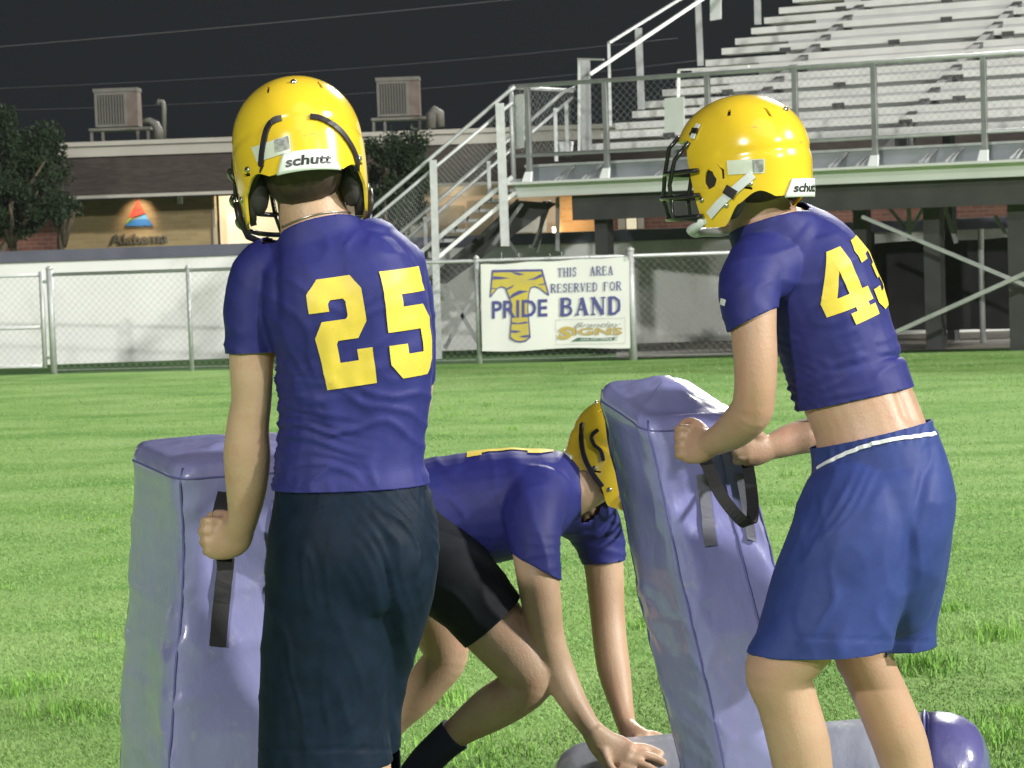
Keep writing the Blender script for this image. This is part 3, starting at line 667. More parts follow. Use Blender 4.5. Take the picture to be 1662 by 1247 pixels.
seat_px = [(978, 215), (1027, 181), (1076, 146), (1124, 112), (1172, 79), (1220, 46), (1265, 13)]
foot_px = [(958, 234), (1000, 200), (1048, 165), (1098, 131), (1146, 98), (1194, 63), (1241, 29)]
for k in range(1, 7):
    seat_px.append((1265+46*k, 13-33*k)); foot_px.append((1241+46*k, 29-34*k))
for i, ((sx, sy), (fx, fy)) in enumerate(zip(seat_px, foot_px)):
    b = 1.75 + .8*i
    e = on(sx, sy, b); a0 = (e-O).dot(A); z = e.z
    f = on(fx, fy, b-.42); fa = (f-O).dot(A); fz = f.z
    beam('seat_plank', a0, LB+.3*i, b-.02, b+.24, z-.085, z, 'alu')
    beam('foot_plank', fa, LB+.3*i, b-.44, b-.06, fz-.085, fz, 'alu')
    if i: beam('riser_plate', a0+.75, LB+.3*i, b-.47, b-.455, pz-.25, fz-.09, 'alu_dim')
    pz = z
    n = 0
    for k in range(6):
        a = a0 + .95 + (i % 2)*.35 + k*1.55
        if a < LB: beam('seat_bracket', a-.03, a+.03, b+.05, b+.1, fz-.2, z-.087, 'fascia_w'); beam('bracket_plate', a-.09, a+.07, b-.03, b-.021, z-.115, z-.05, 'girder')
# raking beams that carry the rows and columns below
row0 = on(*seat_px[0], 1.75); rowN = on(*seat_px[12], 1.75+.8*12)
for a in (1.9, 4.3, 6.6, 8.9):
    p0 = O+A*a+B*.3+up*(zf0+.0); p1 = O+A*a+B*11+up*(rowN.z-.6)
    MB().bar(p0, p1, .12, .3).build('raking_beam', MT['girder'], bl)
for px, wdt, b in ((976, .17, .3), (1396, .16, .9), (1512, .19, .6), (1650, .2, .4), (1540, .1, 2.4)):
    a = apx(px, b, 400); beam('column', a-wdt/2, a+wdt/2, b, b+.16, 0, zf0-.004 if b < 1 else 2.6, 'girder')
def pbar(name, x0, y0, x1, y1, b, w_, m, par=bl, b1=None):
    return MB().bar(on(x0, y0, b), on(x1, y1, b if b1 is None else b1), w_, w_*.6).build(name, MT[m], par)
pbar('brace', 1400, 352, 1700, 478, -.02, .06, 'galv'); pbar('brace', 1440, 546, 1700, 428, -.06, .075, 'galv')
for x0, y0, x1, y1, b in ((1437, 330, 1472, 372, 1.5), (1532, 332, 1552, 395, 1.2), (1475, 330, 1476, 390, 1.4), (1615, 350, 1635, 385, 1.3), (884, 326, 872, 410, .9), (866, 402, 893, 326, .8), (905, 320, 905, 408, .5), (1500, 335, 1480, 372, 1.2)):
    pbar('strut', x0, y0, x1, y1, b, .05, 'galv_dark')
pbar('conduit', 1308, 335, 1309, 378, 1., .04, 'b_gold')
# tall rear posts and bright stair rails at the left flank
for x0, y0, x1, y1, b, w_ in ((949, 97, 952, 246, 1.1, .13), (1036, 46, 1041, 178, 1.9, .09), (1131, -40, 1137, 107, 2.6, .08), (1228, -40, 1230, 40, 4.2, .09), (940, 96, 940, 246, .7, .035), (988, 70, 991, 205, 1.2, .035)):
    pbar('flank_post', x0, y0, x1, y1, b, w_, 'galv' if w_ < .06 else 'galv_dark')
pbar('flank_rail', 988, 70, 1160, -36, 1.2, .05, 'galv', b1=2.6); pbar('flank_rail', 957, 121, 1190, -35, .9, .065, 'alu', b1=2.4)
pbar('flank_rail', 938, 96, 980, 97, .7, .035, 'galv'); pbar('flank_rail', 1102, 114, 1215, 108, 2.0, .04, 'alu'); pbar('flank_post', 1102, 114, 1101, 160, 2.0, .04, 'alu')
mesh_panel('side_mesh', O+B*.1+A*.0, B, 1.4, zb_, zt, bl, pitch_=.09, r=.0014)
# plates hanging on the railing
def plate(name, x0, y0, x1, y1, b, label, grp):
    p = [on(x0, y0, b), on(x1, y0-3, b), on(x1, y1-3, b), on(x0, y1, b)]
    tag(MB().prism(p, -B*.012).build(name, MT['paper'], None), label, 'sign', grp)
plate('sign_plate', 1079, 160, 1111, 216, -.05, 'blank white plate hanging on the bleacher railing left of the facemask', 'plates on the railing')
plate('sign_plate', 1153, -6, 1171, 34, 2.5, 'small grey plate high on the bleacher post at the top edge', 'plates on the railing')
plate('sign_plate', 834, 155, 851, 243, .1, 'narrow grey notice on the corner of the walkway railing', 'plates on the railing')
tag(MB().tube([on(917, 251, 1.2), on(917, 230, 1.2)], [.09, .11], 14).build('bucket', MT['paper'], None, True), 'small white bucket left on the bleacher walkway', 'bucket')

# ------------------------------------------------------------------ staircase down to the left
st = empty('metal_staircase', G(700, 600, 0), 'open grey metal staircase with chain link handrails left of the bleachers', 'staircase')
YS = 29.7
def sW(px, py, dy=0.): return W(px, py, YS+dy)
def sbar(name, x0, y0, x1, y1, dy, w_, m, h_=None): return MB().bar(sW(x0, y0, dy), sW(x1, y1, dy), w_, h_ or w_, (0, 1, 0)).build(name, MT[m], st)
def srail(name, pts, dy, r=.022, m='galv'): return MB().tube([sW(x, y, dy) for x, y in pts], r, 8).build(name, MT[m], st, True)
srail('handrail', [(836, 141), (826, 148), (590, 350), (540, 392)], 0, .024); srail('handrail', [(832, 166), (605, 357), (540, 410)], 0, .02)
srail('handrail', [(934, 143), (915, 149), (640, 387), (560, 452)], 1.0, .024); srail('handrail', [(930, 158), (655, 392), (580, 455)], 1.0, .018)
srail('handrail', [(832, 222), (690, 345), (540, 470)], .1, .016); srail('handrail', [(836, 236), (700, 357), (560, 476)], 1.1, .016)
for (x0, y0, x1, y1, w_, dy) in ((811, 168, 820, 400, .105, -.04), (703, 260, 712, 592, .085, -.06), (597, 348, 604, 560, .085, -.06)):
    sbar('newel_post', x0, y0, x1, y1, dy, w_, 'galv', .08)
for (x0, y0, x1, y1) in ((919, 166, 921, 252), (901, 176, 903, 262), (793, 262, 795, 330), (690, 352, 692, 420)): sbar('rear_post', x0, y0, x1, y1, 1.0, .045, 'galv')
sbar('stringer', 832, 287, 600, 478, -.01, .05, 'galv', .05); sbar('stringer_web', 836, 313, 620, 495, .02, .045, 'fascia_w', .09)
sbar('rear_stringer', 842, 325, 640, 520, 1.0, .05, 'galv_dark', .2)
for k in range(11):
    x, y = 838 - 19.5*k, 291 + 16.2*k
    a, b = sW(x, y, .03), sW(x, y, .97)
    MB().box((a.x-.17, YS+.03, a.z-.04), (a.x+.12, YS+.97, a.z-.0)).build('tread', MT['galv_dark'], st)
    MB().box((a.x-.17, YS+.03, a.z-.15), (a.x-.155, YS+.97, a.z-.041)).build('riser', MT['girder'], st)
MB().prism([sW(845, 326, .5), sW(905, 330, .5), sW(723, 462, .5), sW(690, 455, .5)], (0, .05, 0)).build('soffit_plate', MT['girder'], st)
for (x0, y0, x1, y1, w_) in ((722, 464, 778, 560, .05), (774, 470, 722, 566, .05), (800, 398, 848, 330, .045), (826, 392, 842, 415, .04)): sbar('brace', x0, y0, x1, y1, .3, w_, 'galv_dark', w_*.6)
for (x0, y0, x1, y1, w_) in ((824, 568, 824, 590, .1), (976, 560, 978, 586, .17), (905, 340, 907, 600, .035)): pass
# mesh infill of the sloped railing
mb = MB(); i0, i1 = sW(832, 166, .0), sW(605, 357, .0); lo0, lo1 = sW(836, 255, 0.), sW(605, 450, 0.)
N = 46
for k in range(N):
    for s_ in (0, 1):
        t0 = k/N; t1 = (k + (9 if s_ else -9))/N
        t1c = max(0, min(1, t1)); fr = abs(t1c-t0)/(9/N)
        a = i0.lerp(i1, t0); b = i0.lerp(i1, t1c).lerp(lo0.lerp(lo1, t1c), fr)
        if fr > .05: mb.tube([a, b], .0015, 3, False)
tag(mb.build('wire_mesh', MT['wire'], st), kind='stuff')

# ------------------------------------------------------------------ damp night air
hz = MB().box((-95, -4, -1), (95, 66, 9.5)).mesh('haze'); hm = bpy.data.materials.new('night_haze'); hm.use_nodes = True
hn = hm.node_tree; hn.nodes.clear(); vo = hn.nodes.new('ShaderNodeOutputMaterial'); pv = hn.nodes.new('ShaderNodeVolumePrincipled')
pv.inputs['Color'].default_value = (.9, .93, .95, 1); pv.inputs['Density'].default_value = .0002; pv.inputs['Anisotropy'].default_value = .2
hn.links.new(pv.outputs[0], vo.inputs['Volume']); tag(link('haze', hz, hm), kind='stuff')

# ------------------------------------------------------------------ body building
def ring_tube(st, Y0, k=28, p=2.0, close=.55):
    """st: (px, py, dY, ra_px, rb_px[, twist deg]) ; rings are square to the path, ra lies across the picture, rb runs in depth"""
    C = [W(s[0], s[1], Y0+s[2]) for s in st]; sc = [(Y0+s[2])/FPX for s in st]
    n = len(C); V, F = [], []
    T = []
    for i in range(n): T.append((C[min(i+1, n-1)] - C[max(i-1, 0)]).normalized())
    rings = []
    def ring(c, t, ra, rb):
        d = (c-CAM).normalized(); x = d.cross(t)
        x = x.normalized() if x.length > .05 else cr
        y = t.cross(x).normalized(); out = []
        for j in range(k):
            a = 2*math.pi*j/k; ca, sa = math.cos(a), math.sin(a)
            e = 2/p; out.append(c + x*ra*math.copysign(abs(ca)**e, ca) + y*rb*math.copysign(abs(sa)**e, sa))
        return out
    r0a, r0b = st[0][3]*sc[0], st[0][4]*sc[0]; r1a, r1b = st[-1][3]*sc[-1], st[-1][4]*sc[-1]
    for q in (.35, .8): rings.append(ring(C[0]-T[0]*min(r0a, r0b)*close*(1-q), T[0], r0a*math.sqrt(1-(1-q)**2), r0b*math.sqrt(1-(1-q)**2)))
    for i in range(n): rings.append(ring(C[i], T[i], st[i][3]*sc[i], st[i][4]*sc[i]))
    for q in (.8, .35): rings.append(ring(C[-1]+T[-1]*min(r1a, r1b)*close*(1-q), T[-1], r1a*math.sqrt(1-(1-q)**2), r1b*math.sqrt(1-(1-q)**2)))
    for r_ in rings: V += r_
    for i in range(len(rings)-1):
        for j in range(k): F.append((i*k+j, i*k+(j+1) % k, (i+1)*k+(j+1) % k, (i+1)*k+j))
    F.append(tuple(range(k-1, -1, -1))); m = (len(rings)-1)*k; F.append(tuple(m+j for j in range(k)))
    return V, F
def spl(st, sub=4):
    """Catmull-Rom through the stations"""
    out = []; n = len(st)
    for i in range(n-1):
        p0, p1, p2, p3 = st[max(i-1, 0)], st[i], st[i+1], st[min(i+2, n-1)]
        for s in range(sub):
            t = s/sub
            out.append(tuple(.5*((2*b)+(-a+c)*t+(2*a-5*b+4*c-d)*t*t+(-a+3*b-3*c+d)*t**3) for a, b, c, d in zip(p0, p1, p2, p3)))
    out.append(tuple(st[-1])); return out
def blob(c, r, rot=None, k=16):
    V, F = [], []
    for i in range(1, k//2):
        ph = math.pi*i/(k//2)
        for j in range(k):
            a = 2*math.pi*j/k; v = Vector((math.sin(ph)*math.cos(a)*r[0], math.sin(ph)*math.sin(a)*r[1], math.cos(ph)*r[2]))
            if rot is not None: v = rot @ v
            V.append(c+v)
    n = len(V); top = Vector((0, 0, r[2])); 
    if rot is not None: top = rot @ top
    V += [c+top, c-top]; m = k//2-1
    for i in range(m-1):
        for j in range(k): F.append((i*k+j, (i+1)*k+j, (i+1)*k+(j+1) % k, i*k+(j+1) % k))
    for j in range(k): F.append((n, j, (j+1) % k)); F.append((n+1, (m-1)*k+(j+1) % k, (m-1)*k+j))
    return V, F
def fuse(name, parts, voxel=.006, smooth=4):
    V, F = [], []
    for v, f in parts:
        n = len(V); V += [tuple(p) for p in v]; F += [tuple(n+i for i in q) for q in f]
    me = bpy.data.meshes.new('raw'); me.from_pydata(V, [], F); me.update()
    bm = bmesh.new(); bm.from_mesh(me); bmesh.ops.recalc_face_normals(bm, faces=bm.faces); bm.to_mesh(me); bm.free()
    o = bpy.data.objects.new('raw', me); COL.objects.link(o)
    m = o.modifiers.new('r', 'REMESH'); m.mode = 'VOXEL'; m.voxel_size = voxel; m.use_smooth_shade = True
    if smooth:
        s = o.modifiers.new('s', 'SMOOTH'); s.factor = .5; s.iterations = smooth
    dg = bpy.context.evaluated_depsgraph_get(); dg.update()
    out = bpy.data.meshes.new_from_object(o.evaluated_get(dg)); out.name = name
    bpy.data.objects.remove(o)
    return out
def cut(me, hems):
    """hems: (point, direction out of the cloth, radius) : opens the cloth at a hem"""
    bm = bmesh.new(); bm.from_mesh(me)
    for c, n, r in hems:
        n = n.normalized()
        fs = [f for f in bm.faces if (f.calc_center_median()-c).length < r and -.02 < (f.calc_center_median()-c).dot(n)]
        fs2 = [f for f in bm.faces if (f.calc_center_median()-c).length < r*1.02 and abs((f.calc_center_median()-c).dot(n)) < .03]
        s = set(fs) | set(fs2); ed = set(e for f in s for e in f.edges); vs_ = set(v for f in s for v in f.verts)
        bmesh.ops.bisect_plane(bm, geom=list(s)+list(ed)+list(vs_), plane_co=c, plane_no=n, clear_outer=False)
        dl = [f for f in bm.faces if (f.calc_center_median()-c).dot(n) > .0003 and (f.calc_center_median()-c).length < r]
        bmesh.ops.delete(bm, geom=dl, context='FACES')
    seen = set(); best = []
    for v in bm.verts:
        if v in seen: continue
        st_ = [v]; seen.add(v); comp = []
        while st_:
            q = st_.pop(); comp.append(q)
            for e in q.link_edges:
                o_ = e.other_vert(q)
                if o_ not in seen: seen.add(o_); st_.append(o_)
        if len(comp) > len(best): best = comp
    keep = set(best); bmesh.ops.delete(bm, geom=[v for v in bm.verts if v not in keep], context='VERTS')
    bm.to_mesh(me); bm.free(); me.update(); return me
def wrinkle(me, fn_):
    vs_ = me.vertices; nr = [v.normal.copy() for v in vs_]
    for v, n in zip(vs_, nr): v.co = v.co + n*fn_(v.co)
    me.update()
def settle(me, body, gap=.003):
    bb = bvh_of(body)
    for v in me.vertices:
        q = bb.find_nearest(v.co, .035)
        if q[0] is None: continue
        d = (v.co-q[0]).dot(q[1])
        if d < gap: v.co = v.co + q[1]*(gap-d)
    me.update()
def pix(p):                              # where a point lands in the picture, used to say where folds lie on the cloth
    d = p-CAM; z = d.dot(fw); return CX + FPX*d.dot(cr)/z, CY - FPX*d.dot(cu)/z
def thick(o, t=.003, sub=0):
    m = o.modifiers.new('t', 'SOLIDIFY'); m.thickness = t; m.offset = 0
def sst(a, b, x): 
    t = max(0, min(1, (x-a)/(b-a))); return t*t*(3-2*t)
def fold(x, y, ang, freq, seed, warp=1.):
    """soft folds running along ang (deg), in picture-like body coordinates (px)"""
    c, s = math.cos(R(ang)), math.sin(R(ang)); u, v = x*c+y*s, -x*s+y*c
    w_ = noise.noise(Vector((u*.006, v*.012, seed)))*warp*2.2
    f = math.sin(v*freq + w_*3 + noise.noise(Vector((u*.012, v*.02, seed+7)))*2)
    a = noise.noise(Vector((u*.008+3, v*.018, seed+3)))*.5+.5
    return (1-abs(f))**1.5*a*1.6 - .4*a

DIG = {
 '2': [[(0, 9.8), (0, 12.2), (1.8, 14), (8.2, 14), (10, 12.2), (10, 8), (8, 6), (4, 6), (3.6, 5.6), (3.6, 3.2), (7.4, 3.2), (7.4, 4.6), (10.4, 4.6), (10.4, 0), (0, 0), (0, 6.6), (1.8, 8.6), (6.2, 8.6), (6.6, 9), (6.6, 10.8), (6.2, 11.2), (3.8, 11.2), (3.4, 10.8), (3.4, 9.8)]],
 '5': [[(0, 14), (10, 14), (10, 10.8), (3.3, 10.8), (3.3, 9.2), (8, 9.2), (10, 7.3), (10, 1.9), (8, 0), (2, 0), (0, 1.9), (0, 4.4), (3.4, 4.4), (3.4, 3.1), (6.6, 3.1), (6.6, 6.1), (0, 6.1)]],
 '4': [[(0, 5.6), (3.2, 5.6), (5.8, 10.2), (5.8, 14), (5.4, 14)], [(5.8, 5.6), (9, 5.6), (9, 14), (5.8, 14)], [(0, 3), (10.5, 3), (10.5, 5.6), (0, 5.6)], [(5.8, 2.2), (9, 2.2), (9, 3), (5.8, 3)], [(4.3, 0), (10.5, 0), (10.5, 2.2), (4.3, 2.2)]],
 '3': [[(0, 9.8), (0, 12.2), (1.8, 14), (8.2, 14), (10, 12.2), (10, 8.2), (9, 7), (10, 5.8), (10, 1.8), (8.2, 0), (1.8, 0), (0, 1.8), (0, 4.4), (3.4, 4.4), (3.4, 3.2), (6.6, 3.2), (6.6, 5.6), (4.4, 5.6), (4.4, 8.4), (6.6, 8.4), (6.6, 10.8), (3.4, 10.8), (3.4, 9.8)]],
 '1': [[(2, 0), (8, 0), (8, 2.4), (6.8, 2.4), (6.8, 14), (3.6, 14), (1.6, 12), (1.6, 9.8), (3.4, 9.8), (3.4, 2.4), (2, 2.4)]]}
def bvh_of(me):
    return BVHTree.FromPolygons([v.co.copy() for v in me.vertices], [tuple(p.vertices) for p in me.polygons])
def digit(name, ch, mapf, m, parent, step=.7):
    """mapf(u, v) with u 0..10, v 0..14 gives a point on the cloth"""
    bm = bmesh.new()
    for poly in DIG[ch]: bm.faces.new([bm.verts.new((x, y, 0)) for x, y in poly])
    for ax, hi in ((0, 11), (1, 14)):
        c = step
        while c < hi:
            co = Vector((0, 0, 0)); co[ax] = c + .013; no = Vector((0, 0, 0)); no[ax] = 1
            bmesh.ops.bisect_plane(bm, geom=bm.verts[:]+bm.edges[:]+bm.faces[:], plane_co=co, plane_no=no); c += step
    bmesh.ops.triangulate(bm, faces=[f for f in bm.faces if len(f.verts) > 4])
    for v in bm.verts:
        q = mapf(v.co.x, v.co.y)
        v.co = q
    bmesh.ops.recalc_face_normals(bm, faces=bm.faces)
    me = bpy.data.meshes.new(name); bm.to_mesh(me); bm.free()
    return link(name, me, MT[m], parent, True)

# ------------------------------------------------------------------ helmet
HC = .128
def HR(az):     # az 0 = back, +-180 = face ; horizontal radius
    a = R(az); a_, b_ = .121, (.143 if abs(az) < 90 else .150)
    return 1/math.sqrt((math.sin(a)/a_)**2 + (math.cos(a)/b_)**2)
def hs(az, z, off=0.):
    """point on the shell in helmet coordinates: x right, y to the face, z up"""
    if z >= 0: k = max(0, 1-(z/HC)**2.15)**(1/2.05)
    else: k = 1 - 3.4*z*z - (.35*max(0, -z-.09))
    k += .016*sst(.004, -.012, z)*(1-sst(110, 140, abs(az)))      # the shell swells below the ridge
    ridge = -.016*math.exp(-((z-.010+.02*(abs(az)/90)**2)/.006)**2) * (1-sst(70, 100, abs(az)))
    rr = HR(az)*(k+ridge) + off
    a = R(az); return Vector((math.sin(a)*rr, -math.cos(a)*rr, z + (off if z > .09 else 0)))
def hbase(az):
    a = abs(az)
    if a < 30: return -.088
    if a < 62: return -.088 + .014*math.sin((a-30)/32*math.pi) - .010*sst(40, 62, a)
    if a < 82: return -.098 - .045*sst(62, 82, a)
    if a < 104: return -.143
    if a < 128: return -.143 + .185*sst(104, 128, a)
    return .042 + .004*math.cos(R(a))
def helmet(parent, c, Mrot, label, holes=True):
    """returns the helmet object; c centre in the place, Mrot its turn"""
    T = Matrix.Translation(c) @ Mrot.to_4x4()
    V, F = [], []; NA, NZ = 144, 44
    cols = []
    for i in range(NA):
        az = -180 + 360*i/NA; zb0 = hbase(az)
        for j in range(1, NZ+1):
            t = j/NZ
            if t < .5: z = HC*math.cos(t/.5*math.pi/2)**1.0; z = HC*(1-(t/.5)**2)**.5 if t > .3 else HC*math.cos(t/.5*math.pi/2)
            z = HC - (HC-zb0)*(1-math.cos(t*math.pi/2.05))/(1-math.cos(math.pi/2.05))
            V.append(hs(az, z))
    top = len(V); V.append(Vector((0, 0, HC)))
    for i in range(NA):
        i2 = (i+1) % NA
        F.append((top, i*NZ, i2*NZ))
        for j in range(NZ-1): F.append((i*NZ+j, i*NZ+j+1, i2*NZ+j+1, i2*NZ+j))
    me = bpy.data.meshes.new('helmet'); me.from_pydata([tuple(v) for v in V], [], F); me.update()
    bm = bmesh.new(); bm.from_mesh(me); bmesh.ops.recalc_face_normals(bm, faces=bm.faces); bm.to_mesh(me); bm.free()
    # real openings: ear hole, slot, crown vents
    tmp = bpy.data.objects.new('h', me); COL.objects.link(tmp)
    so_ = tmp.modifiers.new('s', 'SOLIDIFY'); so_.thickness = .005; so_.offset = -1
    cut_b = MB()
    def hole(pts):
        P0 = [hs(a, z, .03) for a, z in pts]; P1 = [hs(a, z, -.03) for a, z in pts]; n = len(cut_b.v); k = len(pts)
        cut_b.v += P0+P1; cut_b.f.append(tuple(range(n, n+k))); cut_b.f.append(tuple(range(n+2*k-1, n+k-1, -1)))
        for i in range(k): j = (i+1) % k; cut_b.f.append((n+j, n+i, n+k+i, n+k+j))
    for s in (-1, 1):
        hole([(s*88, -.030), (s*93, -.024), (s*97, -.034), (s*99, -.052), (s*95, -.066), (s*87, -.060), (s*84, -.046)])
        hole([(s*82, -.016), (s*84, -.013), (s*78, -.030), (s*78, -.046), (s*75.5, -.046), (s*75.5, -.028)])
        hole([(s*26, .092), (s*30, .094), (s*27, .074), (s*24, .072)])
        hole([(s*70, .094), (s*76, .092), (s*74, .080), (s*68, .082)])
        hole([(s*50, -.068), (s*50, -.073), (s*60, -.067), (s*60, -.063)])
    cme = cut_b.mesh('c'); bm = bmesh.new(); bm.from_mesh(cme); bmesh.ops.recalc_face_normals(bm, faces=bm.faces); bm.to_mesh(cme); bm.free()
    co = bpy.data.objects.new('c', cme); COL.objects.link(co)
    bo_ = tmp.modifiers.new('b', 'BOOLEAN'); bo_.operation = 'DIFFERENCE'; bo_.object = co; bo_.solver = 'EXACT'; bo_.use_self = True
    dg = bpy.context.evaluated_depsgraph_get(); dg.update()
    me2 = bpy.data.meshes.new_from_object(tmp.evaluated_get(dg)); me2.name = 'helmet'
    bpy.data.objects.remove(tmp); bpy.data.objects.remove(co)
    me2.transform(T); me2.materials.clear()
    h = link('helmet', me2, MT['helmet'], parent, True); h['label'] = label
    try: me2.set_sharp_from_angle(angle=R(38))
    except Exception: pass
    ev = bvh_of(me2)
    # padding shell inside
    V2 = []; F2 = []
    for i in range(48):
        az = -180+7.5*i; zb0 = hbase(az)+.006
        for j in range(1, 15):
            t = j/14; z = HC-.012 - (HC-.012-zb0)*(1-math.cos(t*math.pi/2))
            V2.append(T @ hs(az, z, -.014 if z < .09 else -.02))
    for i in range(48):
        for j in range(13): F2.append((i*14+j, i*14+j+1, ((i+1) % 48)*14+j+1, ((i+1) % 48)*14+j))
    pm = bpy.data.meshes.new('padding'); pm.from_pydata([tuple(v) for v in V2], [], F2); pm.update()
    po_ = link('padding', pm, MT['dark_in'], h, True); md = po_.modifiers.new('t', 'SOLIDIFY'); md.thickness = .012; md.offset = 0
    for s in (-1, 1):
        q = MB(); q.v, q.f = blob(T @ hs(s*80, -.080, -.032), (.024, .040, .050), Mrot); q.build('cheek_pad', MT['dark_in'], h, True)
    # bumper at the nape with the maker's word
    def patch(name, f, nu, nv, m, off, th_=.003):
        V3 = [T @ hs(*f(i/nu, j/nv), off) for j in range(nv+1) for i in range(nu+1)]
        F3 = [(j*(nu+1)+i, j*(nu+1)+i+1, (j+1)*(nu+1)+i+1, (j+1)*(nu+1)+i) for j in range(nv) for i in range(nu)]
        q = bpy.data.meshes.new(name); q.from_pydata([tuple(v) for v in V3], [], F3); q.update()
        o = link(name, q, MT[m], h, True); md_ = o.modifiers.new('t', 'SOLIDIFY'); md_.thickness = th_; md_.offset = 0; return o
    patch('rear_bumper', lambda u, v: ((u-.5)*(49 - 14*v) + 2, -.092 + .037*v), 24, 6, 'bumper', .0025, .005)
    t = fit(text_mesh('schutt', bold=.032, shear=.15), .084, .0185)
    bmt = bmesh.new(); bmt.from_mesh(t)
    bmesh.ops.triangulate(bmt, faces=bmt.faces)
    for v in bmt.verts: v.co = T @ hs(1.8 + math.degrees(v.co.x/.143)*1.0, -.0735 + v.co.y, .0058)
    bmt.to_mesh(t); bmt.free(); link('lettering', t, MT['blk'], h)
    for a_, z_ in ((0, .088), (52, -.060), (-52, -.060), (104, -.085), (-104, -.085), (76, -.1), (-76, -.1), (118, .05), (-118, .05)):
        p = T @ hs(a_, z_, .0005); q = T @ hs(a_, z_, .004)
        MB().tube([p, q], [.0065, .005], 12).build('screw', MT['chrome'], h, True)
    # face guard
    def fg(az, z, d): 
        p = hs(az, max(z, -.12), 0); a = R(az); r_ = math.hypot(p.x, p.y)+d; return T @ Vector((math.sin(a)*r_*(.93 if abs(az) < 140 else 1), -math.cos(a)*r_, z))
    for z, d in ((-.025, .028), (-.075, .040), (-.118, .036)):
        pts = [fg(a_, z*sst(0, 1, min(1, .35+(a_-100)/40)) - .0 if a_ < 140 else z, .006+(d-.006)*math.sin(R(a_-100)/160*180*1.0)**.6) for a_ in range(102, 260, 6)]
        MB().tube(pts, .0048, 8).build('face_guard_bar', MT['blk_gloss'], h, True)
    for s in (-1, 1):
        MB().tube([fg(180+s*16, .052, .004), fg(180+s*16, .03, .02), fg(180+s*16, -.025, .030), fg(180+s*14, -.075, .041), fg(180+s*12, -.118, .036)], .0048, 8).build('face_guard_bar', MT['blk_gloss'], h, True)
        MB().tube([fg(180+s*62, .035, .003), fg(180+s*52, .0, .02), fg(180+s*48, -.05, .03), fg(180+s*46, -.115, .03), fg(180+s*70, -.125, .01)], .0048, 8).build('face_guard_bar', MT['blk_gloss'], h, True)
    return h, ev, T

def head_parts(c, Mrot):
    T = Matrix.Translation(c) @ Mrot.to_4x4(); Q = Mrot.to_3x3()
    P_ = [blob(T @ Vector((0, .0, .015)), (.076, .098, .100), Q), blob(T @ Vector((0, .035, -.055)), (.058, .066, .072), Q),
          blob(T @ Vector((0, .088, -.105)), (.024, .022, .022), Q), blob(T @ Vector((0, .098, -.035)), (.012, .022, .026), Q), blob(T @ Vector((0, .094, -.012)), (.008, .012, .03), Q),
          blob(T @ Vector((0, .094, -.072)), (.024, .012, .007), Q), blob(T @ Vector((0, .094, -.082)), (.021, .011, .006), Q)]
    for s in (-1, 1): P_ += [blob(T @ Vector((s*.034, .078, -.038)), (.024, .02, .02), Q), blob(T @ Vector((s*.030, .086, .012)), (.022, .012, .008), Q), blob(T @ Vector((s*.078, -.005, -.02)), (.008, .018, .03), Q)]
    return P_
def eyes(parent, c, Mrot):
    T = Matrix.Translation(c) @ Mrot.to_4x4()
    for s in (-1, 1):
        e = MB(); e.v, e.f = blob(T @ Vector((s*.031, .080, -.008)), (.012, .012, .012), None, 12); e.build('eye', MT['paper'], parent, True)
def hit(bv, px, py, off=.002):
    d = ray(px, py).normalized(); r_ = bv.ray_cast(CAM, d)
    if r_[0] is None: r_ = bv.find_nearest(CAM + d*(5.0))
    n = r_[1]; n = n if n.dot(d) < 0 else -n
    return r_[0] + n*off, n
def strap_on(bv, pts, w_, m, name, parent, off=.004, th_=.003, sub=5):
    """flat strap laid along a line on a surface"""
    q = spl([tuple(p)+(0,) for p in pts], sub); C = [hit(bv, x, y, off) for x, y, _ in q]
    mb = MB(); n = len(C)
    for i, (c, nn) in enumerate(C):
        t = (C[min(i+1, n-1)][0]-C[max(i-1, 0)][0]).normalized(); s = t.cross(nn).normalized()*w_/2; nn = nn*th_/2
        mb.v += [c-s-nn, c+s-nn, c+s+nn, c-s+nn]
    for i in range(n-1):
        for j in range(4): mb.f.append((i*4+j, i*4+(j+1) % 4, (i+1)*4+(j+1) % 4, (i+1)*4+j))
    mb.f += [(3, 2, 1, 0), tuple((n-1)*4+j for j in range(4))]
    return mb.build(name, MT[m], parent)
def patch_on(bv, corners, m, name, parent, off=.002, nu=10, nv=6):
    (a, b, c, d) = corners; V, F = [], []
    for j in range(nv+1):
        for i in range(nu+1):
            u, v = i/nu, j/nv
            x = (a[0]*(1-u)+b[0]*u)*(1-v)+(d[0]*(1-u)+c[0]*u)*v; y = (a[1]*(1-u)+b[1]*u)*(1-v)+(d[1]*(1-u)+c[1]*u)*v
            V.append(tuple(hit(bv, x, y, off)[0]))
    for j in range(nv):
        for i in range(nu): F.append((j*(nu+1)+i, j*(nu+1)+i+1, (j+1)*(nu+1)+i+1, (j+1)*(nu+1)+i))
    me = bpy.data.meshes.new(name); me.from_pydata(V, [], F); me.update(); return link(name, me, MT[m], parent, True)
def turn(yaw, pit=0, rol=0):            # yaw: 0 looks away from the photographer, + turns to the left; pit: + looks down; rol: + tips to the right
    return Matrix.Rotation(R(yaw), 3, 'Z') @ Matrix.Rotation(R(rol), 3, 'Y') @ Matrix.Rotation(R(-pit), 3, 'X')
